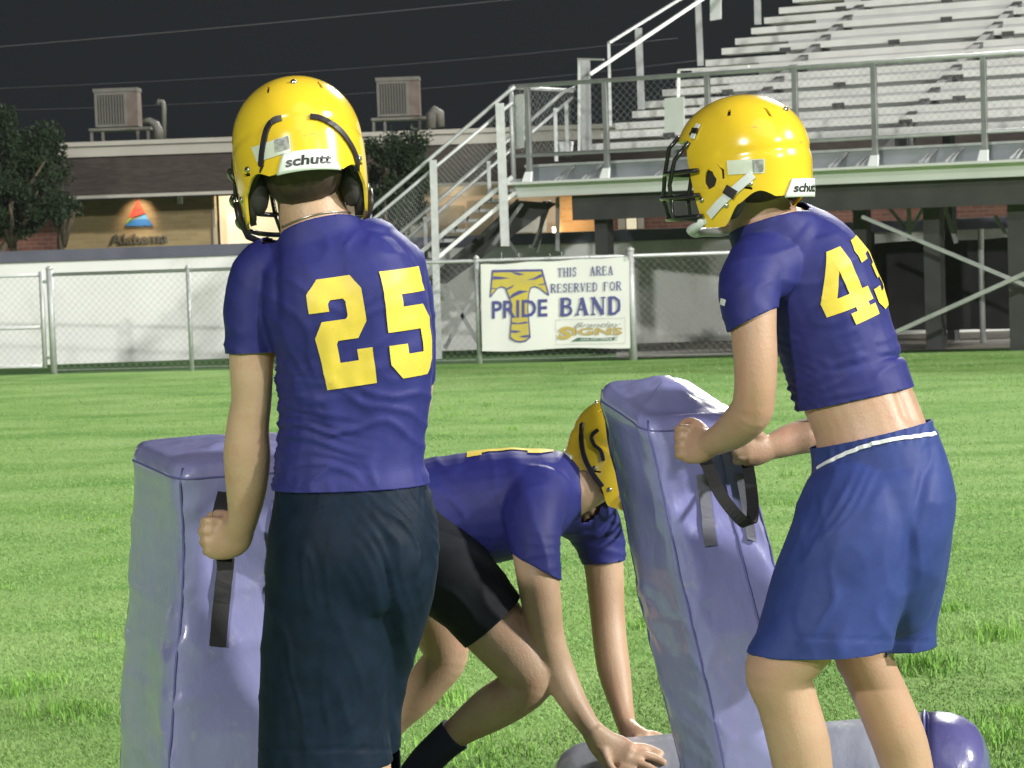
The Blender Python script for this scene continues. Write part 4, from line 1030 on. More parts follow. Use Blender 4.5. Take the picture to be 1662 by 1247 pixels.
def shoe(parent, px, py, Y, dirx, diry):
    a = W(px, py, Y); a.z = 0; d = Vector((dirx, diry, 0)).normalized(); s = Vector((-d.y, d.x, 0)); V, F = [], []
    prof = [(-.09, .03, .09), (-.07, .038, .11), (0, .04, .10), (.08, .047, .065), (.15, .045, .05), (.19, .025, .035)]
    mb = MB()
    for t, hw, h in prof:
        for j in range(10):
            an = 2*math.pi*j/10; mb.v.append(a + d*t + s*hw*math.cos(an) + up*(.012+h/2 + h/2*math.sin(an)))
    for i in range(5):
        for j in range(10): mb.f.append((i*10+j, i*10+(j+1) % 10, (i+1)*10+(j+1) % 10, (i+1)*10+j))
    mb.f += [tuple(range(9, -1, -1)), tuple(50+j for j in range(10))]
    return mb.build('shoe', MT['cleat'], parent, True)
def rt(st, Y0, **k): 
    sub = k.pop('sub', 4); return ring_tube(spl(st, sub), Y0, **k)
def finger(pts, Y0, r): return rt([(x, y, d, r, r) for x, y, d in pts], Y0, k=12, sub=3, close=.9)
def tapered(pts, Y0, r): 
    n = len(pts); return rt([(x, y, d, r*(1-.22*i/(n-1)), r*(1-.22*i/(n-1))) for i, (x, y, d) in enumerate(pts)], Y0, k=12, sub=3, close=.9)

# ================================================================== PLAYER 25
Y1 = 4.6
h1c = W(483, 238, Y1+.0); h1m = turn(9, 16, -4)
parts = []
parts.append(rt([(505, 300, .03, 58, 58), (506, 335, .0, 55, 58), (513, 366, -.01, 60, 60), (522, 396, -.01, 84, 66)], Y1))         # neck
parts.append(rt([(545, 395, 0, 96, 66), (555, 440, 0, 128, 88), (566, 500, 0, 126, 102), (574, 580, 0, 120, 104), (574, 680, .0, 114, 92), (568, 760, 0, 114, 92), (568, 840, -.0, 122, 104), (570, 920, 0, 122, 108)], Y1, p=2.3))
parts.append(rt([(440, 425, .0, 40, 40), (412, 470, -.01, 38, 40), (408, 540, -.01, 37, 38), (408, 600, -.01, 35.5, 36), (408, 650, 0, 33, 33), (402, 695, .01, 35, 33), (401, 740, .02, 38.5, 34), (400, 790, .04, 34, 30), (396, 832, .06, 27, 24), (388, 866, .08, 23, 19)], Y1))
parts.append(rt([(392, 858, .075, 24, 19), (378, 872, .09, 33, 19), (355, 874, .10, 36, 17), (343, 872, .105, 33, 15)], Y1))       # palm
for y, k in ((846, 0), (862, 1), (879, 2), (895, 3)):
    o_ = (-1, -4, -2, 3)[k]
    parts.append(tapered([(356, y, .095), (338+o_, y-1, .092), (331+o_, y+1, .12), (339+o_, y+3, .15), (354, y+4, .155)], Y1, (8.4, 8.8, 8.4, 7.6)[k]))
parts.append(tapered([(384, 852, .09), (370, 840, .11), (354, 836, .135), (342, 840, .15)], Y1, 11.5))
parts.append(rt([(640, 430, .0, 48, 48), (662, 500, .06, 38, 42), (668, 580, .12, 36, 38), (662, 660, .18, 36, 36), (630, 720, .26, 36, 34), (560, 770, .30, 30, 28), (520, 800, .31, 24, 22)], Y1))
parts.append(blob(W(505, 808, Y1+.30), (.04, .035, .045)))
for k in range(4): parts.append(tapered([(506, 790+k*14, .29), (488, 789+k*14, .31), (486, 791+k*14, .34), (500, 792+k*14, .36)], Y1, 10))
parts.append(rt([(525, 930, 0, 82, 92), (530, 1050, -.01, 76, 82), (556, 1160, -.01, 62, 66), (578, 1240, 0, 53, 55), (584, 1310, .01, 48, 52), (588, 1400, -.01, 52, 56), (592, 1520, .0, 38, 40), (596, 1640, .03, 26, 32), (598, 1690, .03, 27, 30)], Y1))
parts.append(rt([(618, 930, .02, 70, 84), (606, 1050, .06, 54, 64), (592, 1180, .1, 44, 52), (592, 1260, .12, 44, 48), (596, 1360, .14, 47, 50), (600, 1500, .17, 33, 36), (598, 1610, .2, 25, 28), (598, 1640, .2, 26, 28)], Y1))
parts += head_parts(h1c, h1m)
me = fuse('person', parts, .0044, 3)
p25 = link('person', me, MT['skin']); tag(p25, 'player in purple jersey number 25 and long dark shorts standing with his back to us', 'person')
eyes(p25, h1c, h1m)
shoe(p25, 590, 1700, Y1+.0, -.1, 1); shoe(p25, 600, 1660, Y1+.17, .2, 1)
for px, Y in ((598, Y1+.02), (599, Y1+.2)):
    q = MB(); q.v, q.f = ring_tube([(px, 382+FPX/Y*(1.53-.22), 0, 28, 34), (px, 382+FPX/Y*(1.53-.05), 0, 29, 33)], Y); q.build('sock', MT['sock'], p25, True)
# hair at the nape
hb = MB(); hb.v, hb.f = blob(h1c + h1m @ Vector((0, -.030, -.058)), (.079, .080, .064), h1m); hb.build('hair', MT['hair'], p25, True)
# jersey
parts = [rt([(511, 350, .0, 54, 60), (515, 371, -.01, 69, 64), (521, 394, -.01, 91, 74), (531, 424, -.01, 117, 90), (547, 464, -.01, 132, 104), (560, 502, -.01, 134, 110), (573, 560, 0, 130, 112), (575, 640, 0, 124, 104), (571, 700, 0, 119, 98), (568, 750, 0, 121, 99), (569, 785, 0, 127, 105), (569, 830, 0, 134, 112)], Y1, p=2.35, close=.1),
         rt([(470, 415, .0, 40, 46), (432, 440, .0, 50, 52), (412, 478, -.01, 46, 48), (408, 530, -.01, 42.5, 45), (407, 575, -.01, 41.5, 43), (407, 610, -.01, 41.5, 43)], Y1, close=.2),
         rt([(622, 446, .01, 38, 46), (650, 462, .03, 44, 48), (664, 510, .07, 41, 46), (666, 570, .12, 40, 42), (664, 610, .14, 40, 42)], Y1, close=.2)]
me = fuse('jersey', parts, .0052, 4)
hc = W(407, 572, Y1-.01); rc = W(666, 572, Y1+.12); nc = W(512, 371, Y1-.04)
me = cut(me, [(hc, Vector((0, 0, -1)), .07), (W(569, 788, Y1), Vector((0, 0, -1)), .2), (nc, (cu*.96 - cr*.27 + fw*.35), .105)])
def wr25(p):
    x, y = pix(p); f = 0
    k = sst(560, 660, y)
    k *= sst(796, 770, y)
    f += .0050*k*fold(x, y, -6 + (x-570)*.03, .075, 11, .9) + .0028*k*fold(x, y, 6, .15, 31, .9)*sst(150, 60, abs(x-480))
    f += .0035*sst(60, 10, abs(x-465))*sst(560, 600, y)*fold(x, y, 18, .28, 14)
    f += .0030*(1-k)*fold(x, y, 52 if x < 560 else -28, .060, 5)*sst(365, 400, y)
    f += .0030*math.exp(-((x-448-(y-470)*.02)/9)**2)*sst(560, 480, y)*-2.2          # raglan seam hollow between sleeve and back
    f -= .006*math.exp(-((x-(560+(y-480)*.06))/34)**2)*sst(400, 470, y)*sst(760, 640, y)*.9    # spine
    f += .006*math.exp(-(((x-620)/42)**2+((y-455)/50)**2)) + .005*math.exp(-(((x-497)/34)**2+((y-470)/52)**2))  # shoulder blades
    return f
wrinkle(me, wr25); settle(me, p25.data)
sh = link('jersey', me, MT['shirt'], p25, True); thick(sh, .003)
bv = bvh_of(me)
axT, axB = W(566, 430, Y1), W(580, 640, Y1); ax = (axB-axT).normalized()
def cylmap(a0, a1, v0, v1, lean, T_, B_, bvx, off=.0042, fb=.14, skew=0.):
    axv = (B_-T_); axn = axv.normalized(); base = Vector((0, -1, 0)); base = (base - axn*base.dot(axn)).normalized(); side = axn.cross(base)
    if side.x < 0: side = -side
    def f(u, v):
        an = R(a0+(a1-a0)*u/10 + lean*(1-v/14)); q = v1 + (v0-v1)*v/14 + skew*(u/10)
        c = T_ + axv*q; d = base*math.cos(an)+side*math.sin(an)
        r_ = bvx.ray_cast(c+d*.5, -d)
        if r_[0] is None or (r_[0]-c).length > .35: return c+d*fb
        return r_[0] + d*off
    return f
digit('number', '2', cylmap(-29, 11, .095, .925, 8, axT, axB, bv, skew=-.03), 'num', sh)
digit('number', '5', cylmap(27, 70, .06, .88, 6, axT, axB, bv, skew=-.02), 'num', sh)
# shorts
parts = [rt([(569, 740, 0, 118, 96), (569, 775, 0, 121, 99), (571, 806, 0, 127, 106), (574, 850, -.005, 136, 118), (573, 905, -.01, 138, 126), (570, 955, 0, 126, 118)], Y1, p=2.3, close=.1),
         rt([(545, 840, -.0, 90, 104), (540, 900, -.01, 104, 120), (538, 960, -.01, 106, 119), (531, 1040, -.01, 106, 112), (524, 1150, -.01, 104, 104), (528, 1236, -.01, 111, 102), (530, 1275, -.01, 112, 102)], Y1, p=2.25, close=.1),
         rt([(606, 820, .0, 84, 104), (626, 880, .0, 80, 116), (638, 940, .015, 70, 112), (624, 1010, .05, 66, 98), (604, 1090, .08, 60, 90), (592, 1200, .11, 60, 86), (592, 1262, .12, 60, 86)], Y1, p=2.25, close=.1)]
me = fuse('shorts', parts, .0058, 26)
me = cut(me, [(W(528, 1237, Y1-.01), Vector((0, 0, -1)), .2), (W(570, 776, Y1), Vector((0, 0, 1)), .2)])
def ws25(p):
    x, y = pix(p); f = 0
    f += .0030*sst(860, 790, y)*fold(x, y, 88+(x-570)*.05, .30, 2)
    f += .0030*sst(800, 880, y)*fold(x, y, 84 + (x-560)*.03, .022, 3, .5) + .0012*sst(820, 900, y)*fold(x, y, 72, .05, 9, .5)
    f += .0035*math.exp(-(((x-650)/70)**2+((y-880)/90)**2))*fold(x, y, 62, .16, 8)*1.8
    f -= .007*math.exp(-((x-(622+(y-880)*.10))/12)**2)*sst(840, 940, y)*sst(1245, 1100, y)
    f -= .0028*math.exp(-((y-1216)/2.0)**2)
    return f
wrinkle(me, ws25); settle(me, p25.data)
so1 = link('shorts', me, MT['short_dk'], p25, True); thick(so1, .003)
# neck chain
bvp = bvh_of(p25.data)
ch = []
for i in range(25):
    t = i/24; x = 455 + 112*t; y = 372 - 27*math.sin(t*math.pi*.62)**.9 + 0*t; ch.append(hit(bvp, x, y, .0022)[0])
MB().tube(ch, .0018, 6).build('necklace', MT['chain'], p25, True)
# helmet
h, hbv, hT = helmet(p25, h1c, h1m, 'yellow helmet with two black straps across the back')
strap_on(hbv, [(457, 192), (445, 196), (434, 212), (428, 240), (425, 270), (423, 300)], .0105, 'blk', 'strap', h, .0035, .004)
strap_on(hbv, [(503, 191), (520, 194), (545, 208), (562, 228), (574, 250), (580, 275)], .0105, 'blk', 'strap', h, .0035, .004)
patch_on(hbv, ((409, 240), (470, 219), (473, 246), (418, 264)), 'sticker', 'sticker', h); patch_on(hbv, ((446, 228), (468, 221), (471, 242), (447, 248)), 'stk_grey', 'sticker_print', h, .003)
lp = [hT @ hs(-100, -.09, .006), hT @ hs(-98, -.12, .008), hT @ hs(-112, -.15, .004), hT @ Vector((-.05, .10, -.165)), hT @ Vector((0, .12, -.168)), hT @ Vector((.05, .10, -.165)), hT @ hs(112, -.15, .004), hT @ hs(98, -.12, .008), hT @ hs(100, -.09, .006)]
MB().tube(lp, .0065, 8).build('chin_strap', MT['blk'], h, True)

# ================================================================== PLAYER 43
Y2 = 5.13
h2c = W(1208, 255, Y2-.02); h2m = turn(50, 2, 0)
parts = [rt([(1222, 300, .0, 52, 55), (1232, 340, -.0, 50, 55), (1245, 372, 0, 62, 60), (1268, 400, .02, 75, 66)], Y2)]
parts.append(rt([(1262, 392, 0, 68, 70), (1300, 435, .03, 84, 92), (1334, 490, .04, 86, 100), (1356, 560, .04, 88, 98), (1378, 620, .03, 86, 90), (1397, 660, .02, 88, 88), (1412, 700, .01, 90, 88), (1425, 770, 0, 102, 104), (1428, 840, 0, 105, 110)], Y2, p=2.2))
parts.append(rt([(1248, 425, -.05, 46, 48), (1222, 465, -.10, 44, 44), (1222, 520, -.12, 38.5, 40), (1226, 580, -.13, 36, 38), (1226, 625, -.13, 34.5, 36), (1222, 658, -.12, 34, 33)], Y2))
parts.append(rt([(1226, 640, -.12, 33, 33), (1219, 668, -.11, 35, 34), (1196, 694, -.06, 32, 30), (1170, 712, .0, 25, 24), (1148, 722, .05, 21, 20)], Y2))
parts.append(rt([(1152, 722, .04, 23, 19), (1138, 722, .06, 31, 19), (1120, 720, .08, 33, 17), (1110, 718, .085, 30, 15)], Y2))
for y, k in ((696, 0), (710, 1), (725, 2), (739, 3)):
    parts.append(tapered([(1124, y, .075), (1106, y-1, .07), (1099, y+1, .095), (1105, y+3, .12), (1118, y+4, .125)], Y2, (7.2, 7.6, 7.2, 6.6)[k]))
parts.append(tapered([(1146, 704, .06), (1132, 690, .085), (1118, 686, .11), (1108, 690, .12)], Y2, 10.5))
parts.append(rt([(1330, 450, .16, 42, 42), (1352, 520, .24, 36, 38), (1362, 600, .3, 34, 36), (1356, 670, .32, 32, 33), (1335, 700, .32, 30, 30), (1290, 712, .30, 27, 26), (1262, 722, .28, 23, 22), (1240, 728, .27, 19, 18)], Y2))
parts.append(rt([(1246, 728, .27, 21, 18), (1228, 730, .26, 27, 18), (1210, 730, .25, 28, 16)], Y2))
for y, k in ((708, 0), (721, 1), (734, 2), (747, 3)):
    parts.append(tapered([(1216, y, .25), (1200, y-1, .245), (1194, y+1, .27), (1199, y+3, .295), (1212, y+4, .30)], Y2, (8.5, 9, 8.5, 7.5)[k]))
parts.append(tapered([(1238, 712, .26), (1224, 702, .24), (1210, 700, .23), (1200, 705, .225)], Y2, 9))
parts.append(rt([(1385, 850, -.04, 92, 96), (1345, 960, -.08, 80, 82), (1295, 1040, -.10, 62, 64), (1264, 1088, -.10, 56, 54), (1278, 1140, -.08, 50, 52), (1297, 1210, -.05, 51, 54), (1308, 1290, -.01, 45, 48), (1318, 1400, .04, 30, 32), (1325, 1490, .07, 24, 27), (1326, 1520, .07, 25, 28)], Y2))
parts.append(rt([(1465, 850, .10, 74, 90), (1440, 960, .13, 62, 72), (1402, 1050, .12, 50, 54), (1410, 1085, .12, 45, 48), (1434, 1140, .14, 45, 48), (1462, 1210, .18, 45, 50), (1482, 1290, .22, 38, 42), (1496, 1400, .27, 27, 29), (1502, 1470, .3, 23, 26), (1503, 1490, .3, 24, 26)], Y2))
parts += head_parts(h2c, h2m)
me = fuse('person', parts, .0045, 3)
def sk43(p):
    x, y = pix(p); f = 0
    f -= .010*math.exp(-((x-(1462+(y-640)*.33))/11)**2)*sst(610, 640, y)*sst(700, 670, y)      # hollow of the lower back
    return f
wrinkle(me, sk43)
p43 = link('person', me, MT['skin_b']); tag(p43, 'player in purple jersey number 43 and royal blue shorts leaning forward with his midriff bare', 'person')
eyes(p43, h2c, h2m)
shoe(p43, 1330, 1520, Y2+.05, -1, .5); shoe(p43, 1505, 1500, Y2+.3, -1, .5)
for px, py, Y in ((1323, 1445, Y2+.06), (1500, 1430, Y2+.29)):
    q = MB(); q.v, q.f = ring_tube([(px-3, py, 0, 28, 30), (px+4, py+80, 0, 27, 30)], Y); q.build('sock', MT['sock'], p43, True)
hb = MB(); hb.v, hb.f = blob(h2c + h2m @ Vector((0, -.024, -.035)), (.080, .082, .068), h2m); hb.build('hair', MT['hair'], p43, True)
parts = [rt([(1236, 352, .0, 50, 50), (1248, 372, .0, 68, 66), (1270, 400, .02, 84, 86), (1304, 436, .04, 98, 106), (1336, 490, .05, 97, 112), (1354, 545, .05, 95, 108), (1371, 600, .04, 95, 102), (1388, 645, .03, 96, 98), (1400, 680, .03, 96, 98)], Y2, p=2.2, close=.1),
         rt([(1275, 420, -.02, 52, 52), (1238, 436, -.06, 58, 54), (1216, 474, -.10, 51, 50), (1219, 515, -.12, 43.5, 46), (1224, 545, -.13, 42, 44), (1226, 560, -.13, 42, 44)], Y2, close=.2),
         rt([(1330, 440, .14, 52, 50), (1350, 500, .22, 44, 44), (1360, 560, .27, 42, 42)], Y2, close=.2)]
me = fuse('jersey', parts, .0055, 4)
d1 = (W(1226, 560, Y2-.13)-W(1217, 500, Y2-.12)).normalized()
me = cut(me, [(W(1222, 519, Y2-.12), (d1 + cr*.35).normalized(), .075), (W(1389, 647, Y2+.03), (-cu + cr*.22).normalized(), .19), (W(1247, 364, Y2), (cu*.95 - cr*.26 + fw*.12), .09)])
def wr43(p):
    x, y = pix(p); f = 0
    k = sst(560, 610, y)
    f += .0050*k*fold(x, y, -12, .09, 21, .9) + .0042*sst(70, 0, abs(x-1285))*sst(520, 560, y)*fold(x, y, 24, .24, 22)
    f += .0032*(1-k)*fold(x, y, -24, .06, 23)*sst(365, 400, y)
    f -= .009*math.exp(-((y-(596+(x-1300)*-.07+8*math.sin((x-1300)*.03)))/4)**2)*sst(1330, 1400, x)
    f -= .006*math.exp(-((x-(1262+(y-440)*.02))/8)**2)*sst(420, 450, y)*sst(560, 500, y)
    f += .007*math.exp(-(((x-1365)/40)**2+((y-425)/30)**2)) + .004*math.exp(-(((x-1290)/30)**2+((y-440)/40)**2))
    f -= .006*math.exp(-((x-(1395+(y-480)*.25))/16)**2)*sst(420, 480, y)*sst(620, 560, y)
    return f
wrinkle(me, wr43); settle(me, p43.data)
sh = link('jersey', me, MT['shirt'], p43, True); thick(sh, .003)
bv = bvh_of(me)
axT, axB = W(1318, 418, Y2+.03), W(1363, 560, Y2+.05)
digit('number', '4', cylmap(-17, 30, -.10, .72, 9, axT, axB, bv, skew=.0, fb=.12), 'num', sh)
digit('number', '3', cylmap(38, 84, -.10, .72, 9, axT, axB, bv, skew=.0, fb=.12), 'num', sh)
patch_on(bv, ((1172, 484), (1180, 487), (1178, 497), (1170, 494)), 'paper', 'sleeve_mark', sh, .003, 3, 3)
parts = [rt([(1398, 655, .01, 99, 98), (1410, 695, .01, 100, 99), (1418, 722, .01, 103, 101), (1427, 765, .01, 112, 112), (1430, 815, .0, 121, 124), (1426, 870, .0, 116, 120), (1440, 925, .05, 92, 106), (1450, 975, .10, 64, 90)], Y2, p=2.15, close=.1),
         rt([(1410, 770, -.0, 80, 92), (1402, 810, -.02, 97, 108), (1388, 870, -.05, 104, 112), (1362, 950, -.06, 108, 108), (1342, 1020, -.07, 109, 104), (1334, 1052, -.07, 110, 102), (1326, 1085, -.07, 110, 102)], Y2, p=2.2, close=.1),
         rt([(1446, 750, .02, 74, 96), (1466, 800, .06, 78, 110), (1476, 860, .09, 70, 106), (1474, 940, .14, 60, 88), (1462, 1010, .16, 58, 80), (1460, 1048, .16, 58, 78), (1458, 1085, .16, 58, 76)], Y2, p=2.2, close=.1)]
me = fuse('shorts', parts, .0062, 14)
me = cut(me, [(W(1334, 1053, Y2-.07), Vector((.02, 0, -1)), .165), (W(1470, 1047, Y2+.16), Vector((0, 0, -1)), .11), (W(1415, 704, Y2+.01), (cu - cr*.24), .2)])
def ws43(p):
    x, y = pix(p); f = 0
    yb = 722-(x-1418)*.27
    f += .0014*sst(26, 0, abs(y-yb))*math.sin(x*.36+noise.noise(Vector((x*.05, y*.02, 1)))*4)*1.5
    f += .0045*sst(760, 830, y)*fold(x, y, 112, .022, 33, .5) + .0015*sst(760, 830, y)*fold(x, y, 80, .045, 37, .5)
    f += .0045*math.exp(-(((x-1370)/60)**2+((y-800)/60)**2))*fold(x, y, 118, .10, 36)
    f -= .008*math.exp(-((x-(1512-(y-720)*.22))/10)**2)*sst(705, 740, y)*sst(1020, 860, y)
    f -= .0022*math.exp(-((y-1036-(x-1330)*.03)/2.0)**2)
    return f
wrinkle(me, ws43); settle(me, p43.data)
so2 = link('shorts', me, MT['short_bl'], p43, True); thick(so2, .003)
bvs = bvh_of(me)
strap_on(bvs, [(1328, 762), (1345, 752), (1375, 736), (1410, 722), (1450, 713), (1490, 708), (1516, 705)], .008, 'piping_w', 'white_piping', so2, .0045, .003)
h, hbv, hT = helmet(p43, h2c, h2m, 'yellow helmet with white chin strap and ear hole on its left side')
patch_on(hbv, ((1180, 261), (1241, 258), (1241, 281), (1182, 284)), 'sticker', 'sticker', h); patch_on(hbv, ((1221, 260), (1239, 259), (1239, 279), (1222, 280)), 'stk_grey', 'sticker_print', h, .003)
strap_on(hbv, [(1222, 283), (1205, 298), (1186, 315), (1168, 332), (1153, 350)], .0175, 'w_strap', 'chin_strap', h, .004, .003)
strap_on(hbv, [(1190, 305), (1183, 318)], .026, 'blk', 'buckle', h, .0065, .003, 2)
strap_on(hbv, [(1136, 203), (1130, 214), (1126, 226)], .012, 'w_strap', 'front_strap', h, .004, .003)
strap_on(hbv, [(1132, 210), (1129, 218)], .018, 'blk', 'buckle', h, .0065, .003, 2)
ck = [hT @ hs(-104, -.125, .003), hT @ Vector((-.085, .085, -.145)), hT @ Vector((-.045, .104, -.150)), hT @ Vector((0, .112, -.148)), hT @ Vector((.045, .104, -.150)), hT @ Vector((.085, .085, -.145)), hT @ hs(104, -.125, .003)]
MB().tube(ck, .010, 8).build('chin_cup', MT['w_strap'], h, True)

# ================================================================== CROUCHING PLAYER
Y3 = 6.3
h3c = W(1014, 726, Y3+.02)
# head hangs forward: crown up and forward, face looks along the line
zz = (Vector((.34, -.05, .94))).normalized(); yy = Vector((.94, .15, -.34)); yy = (yy - zz*yy.dot(zz)).normalized(); xx = yy.cross(zz)
h3m = Matrix((xx, yy, zz)).transposed()
parts = [rt([(985, 760, .02, 42, 46), (955, 782, 0, 42, 46), (925, 792, 0, 50, 60), (890, 800, 0, 60, 70)], Y3)]
parts.append(rt([(905, 795, 0, 55, 90), (860, 808, 0, 74, 108), (800, 822, 0, 80, 104), (730, 832, 0, 82, 96), (670, 840, 0, 84, 100), (625, 860, 0, 84, 104)], Y3, p=2.2))
parts.append(rt([(865, 800, -.12, 42, 42), (866, 860, -.20, 40, 40), (871, 920, -.24, 36, 38), (879, 980, -.25, 33, 34), (887, 1035, -.24, 30, 31), (903, 1085, -.23, 29, 29), (934, 1145, -.25, 22, 23), (964, 1190, -.26, 17, 17)], Y3))
parts.append(rt([(962, 1186, -0.265, 19, 18), (978, 1206, -0.260, 25, 14), (1000, 1222, -0.255, 30, 13), (1018, 1231, -0.260, 28, 12)], Y3))
for pts, r in (([(1010, 1214, -0.245), (1036, 1212, -0.235), (1056, 1216, -0.230), (1074, 1224, -0.235)], 8), ([(1016, 1224, -0.255), (1042, 1225, -0.255), (1062, 1230, -0.255), (1078, 1238, -0.260)], 8.3),
               ([(1016, 1236, -0.270), (1038, 1240, -0.275), (1055, 1246, -0.280), (1068, 1254, -0.285)], 8), ([(1008, 1245, -0.280), (1026, 1253, -0.290), (1038, 1260, -0.295), (1048, 1268, -0.295)], 7.4), ([(980, 1222, -0.280), (990, 1244, -0.295), (1002, 1258, -0.305), (1012, 1266, -0.305)], 8.5)):
    parts.append(tapered(pts, Y3, r))
parts.append(rt([(930, 815, .12, 42, 42), (965, 850, .16, 38, 38), (979, 910, .16, 33, 34), (985, 985, .14, 29, 30), (990, 1040, .11, 28, 29), (997, 1090, .08, 27, 27), (1010, 1150, .03, 19, 20), (1019, 1186, -.02, 15.5, 16)], Y3))
parts.append(rt([(1019, 1182, -.02, 17, 16), (1030, 1195, -.06, 20, 13), (1046, 1205, -.08, 20, 11)], Y3))
for pts in ([(1042, 1191, -.06), (1060, 1192, -.05), (1074, 1197, -.05), (1084, 1203, -.05)], [(1045, 1198, -.08), (1064, 1201, -.07), (1078, 1207, -.07), (1090, 1213, -.07)], [(1044, 1205, -.09), (1062, 1210, -.095), (1076, 1216, -.1), (1086, 1222, -.1)], [(1032, 1200, -.09), (1042, 1211, -.12), (1054, 1219, -.13), (1064, 1225, -.13)]):
    parts.append(tapered(pts, Y3, 7.2))
# near leg: hip, knee forward, shin back to the toes
parts.append(rt([(670, 880, -.10, 72, 72), (740, 945, -.16, 62, 62), (800, 1015, -.20, 56, 54), (845, 1070, -.22, 48, 48), (862, 1098, -.22, 42, 44)], Y3))
parts.append(rt([(866, 1085, -.22, 40, 42), (862, 1108, -.22, 37, 41), (835, 1128, -.20, 39, 40), (795, 1152, -.17, 37, 37), (750, 1183, -.14, 27, 28), (715, 1210, -.12, 21, 22), (690, 1236, -.10, 22, 24), (665, 1275, -.09, 24, 24), (650, 1300, -.09, 22, 24)], Y3))
parts.append(rt([(655, 880, .10, 66, 70), (690, 960, .12, 52, 56), (715, 1030, .14, 42, 44), (724, 1066, .14, 36, 38), (700, 1100, .15, 34, 36), (672, 1136, .16, 30, 32), (640, 1175, .18, 21, 23), (615, 1215, .2, 19, 21), (600, 1260, .2, 19, 22)], Y3))
parts += head_parts(h3c, h3m)
me = fuse('person', parts, .005, 3)
p3 = link('person', me, MT['skin']); tag(p3, 'player crouching on all fours between the two standing players, hands on a lying pad', 'person')
eyes(p3, h3c, h3m)
shoe(p3, 640, 1300, Y3-.09, .3, -.4); shoe(p3, 590, 1300, Y3+.2, .3, -.4)
q = MB(); q.v, q.f = rt([(738, 1192, -.13, 30, 31), (715, 1212, -.12, 28, 29), (690, 1238, -.10, 28, 29), (664, 1276, -.09, 29, 29)], Y3, close=.1); q.build('sock', MT['sock'], p3, True)
q = MB(); q.v, q.f = rt([(622, 1200, .19, 26, 27), (608, 1240, .2, 24, 26), (598, 1280, .2, 24, 26)], Y3, close=.1); q.build('sock', MT['sock'], p3, True)
parts = [rt([(955, 784, .0, 44, 50), (938, 788, .0, 48, 58), (905, 794, 0, 66, 100), (862, 808, 0, 82, 120), (810, 820, 0, 91, 114), (750, 829, 0, 92, 106), (690, 838, 0, 92, 106), (640, 850, 0, 90, 106)], Y3, p=2.2, close=.1),
         rt([(870, 800, -.10, 60, 56), (866, 840, -.18, 50, 50), (868, 890, -.23, 41, 44), (874, 940, -.245, 38, 41), (877, 965, -.25, 38, 41)], Y3, close=.2),
         rt([(915, 812, .08, 54, 54), (958, 845, .15, 48, 46), (978, 900, .16, 37, 40), (983, 950, .16, 35, 38)], Y3, close=.2)]
me = fuse('jersey', parts, .006, 4)
d3 = (cu*-1 - cr*.55).normalized()
me = cut(me, [(W(867, 917, Y3-.24), d3*1., .08), (W(981, 912, Y3+.16), (-cu + cr*.1), .085), (W(940, 787, Y3), cr*1. + cu*.05, .11)])
def wr3(p):
    x, y = pix(p); f = .0032*fold(x, y, 70, .04, 41, .7) + .0028*sst(835, 880, y)*fold(x, y, 8, .10, 42, .7)
    return f
wrinkle(me, wr3); settle(me, p3.data)
sh = link('jersey', me, MT['shirt'], p3, True); thick(sh, .003); bv = bvh_of(me)
# number on the back, seen edge on along the spine
def map3(u0, v0):
    def f(u, v):
        x = 758 + 140*(v/14); yo = .01 + (u/10-.5)*.14 + v0
        c = W(x, 730, Y3); c.y = Y3 + yo - .02
        r_ = bv.ray_cast(Vector((c.x, c.y, 2.)), Vector((0, 0, -1)))
        return (r_[0] + up*.0042) if r_[0] is not None else c
    return f
digit('number', '1', map3(0, -.02), 'num', sh)
parts = [rt([(720, 845, 0, 88, 106), (660, 858, 0, 92, 114), (620, 876, 0, 88, 110)], Y3, p=2.2, close=.4),
         rt([(665, 880, -.10, 82, 80), (735, 940, -.16, 72, 72), (800, 1004, -.20, 58, 62), (825, 1035, -.21, 56, 60)], Y3, close=.1),
         rt([(655, 885, .1, 76, 78), (690, 955, .12, 60, 64), (708, 1000, .13, 54, 58)], Y3, close=.1)]
me = fuse('shorts', parts, .0062, 14)
me = cut(me, [(W(801, 1008, Y3-.2), Vector((.62, 0, -.72)), .12), (W(703, 986, Y3+.13), Vector((.2, 0, -1)), .10)])
wrinkle(me, lambda p: .004*fold(*pix(p), 40, .03, 51)); settle(me, p3.data)
thick(link('shorts', me, MT['short_bk'], p3, True), .003)
h, hbv, hT = helmet(p3, h3c, h3m, 'yellow helmet half hidden behind the leaning pad')
strap_on(hbv, [(946, 688), (945, 715), (950, 742), (962, 768), (978, 790)], .013, 'blk', 'strap', h, .004, .004); strap_on(hbv, [(972, 698), (962, 708), (965, 722), (976, 732), (980, 748)], .009, 'blk', 'strap', h, .004, .004)
MB().tube([hT @ hs(-100, -.09, .006), hT @ hs(-98, -.12, .008), hT @ hs(-112, -.15, .004), hT @ Vector((0, .12, -.168)), hT @ hs(112, -.15, .004), hT @ hs(98, -.12, .008), hT @ hs(100, -.09, .006)], .0075, 8).build('chin_strap', MT['blk'], h, True)

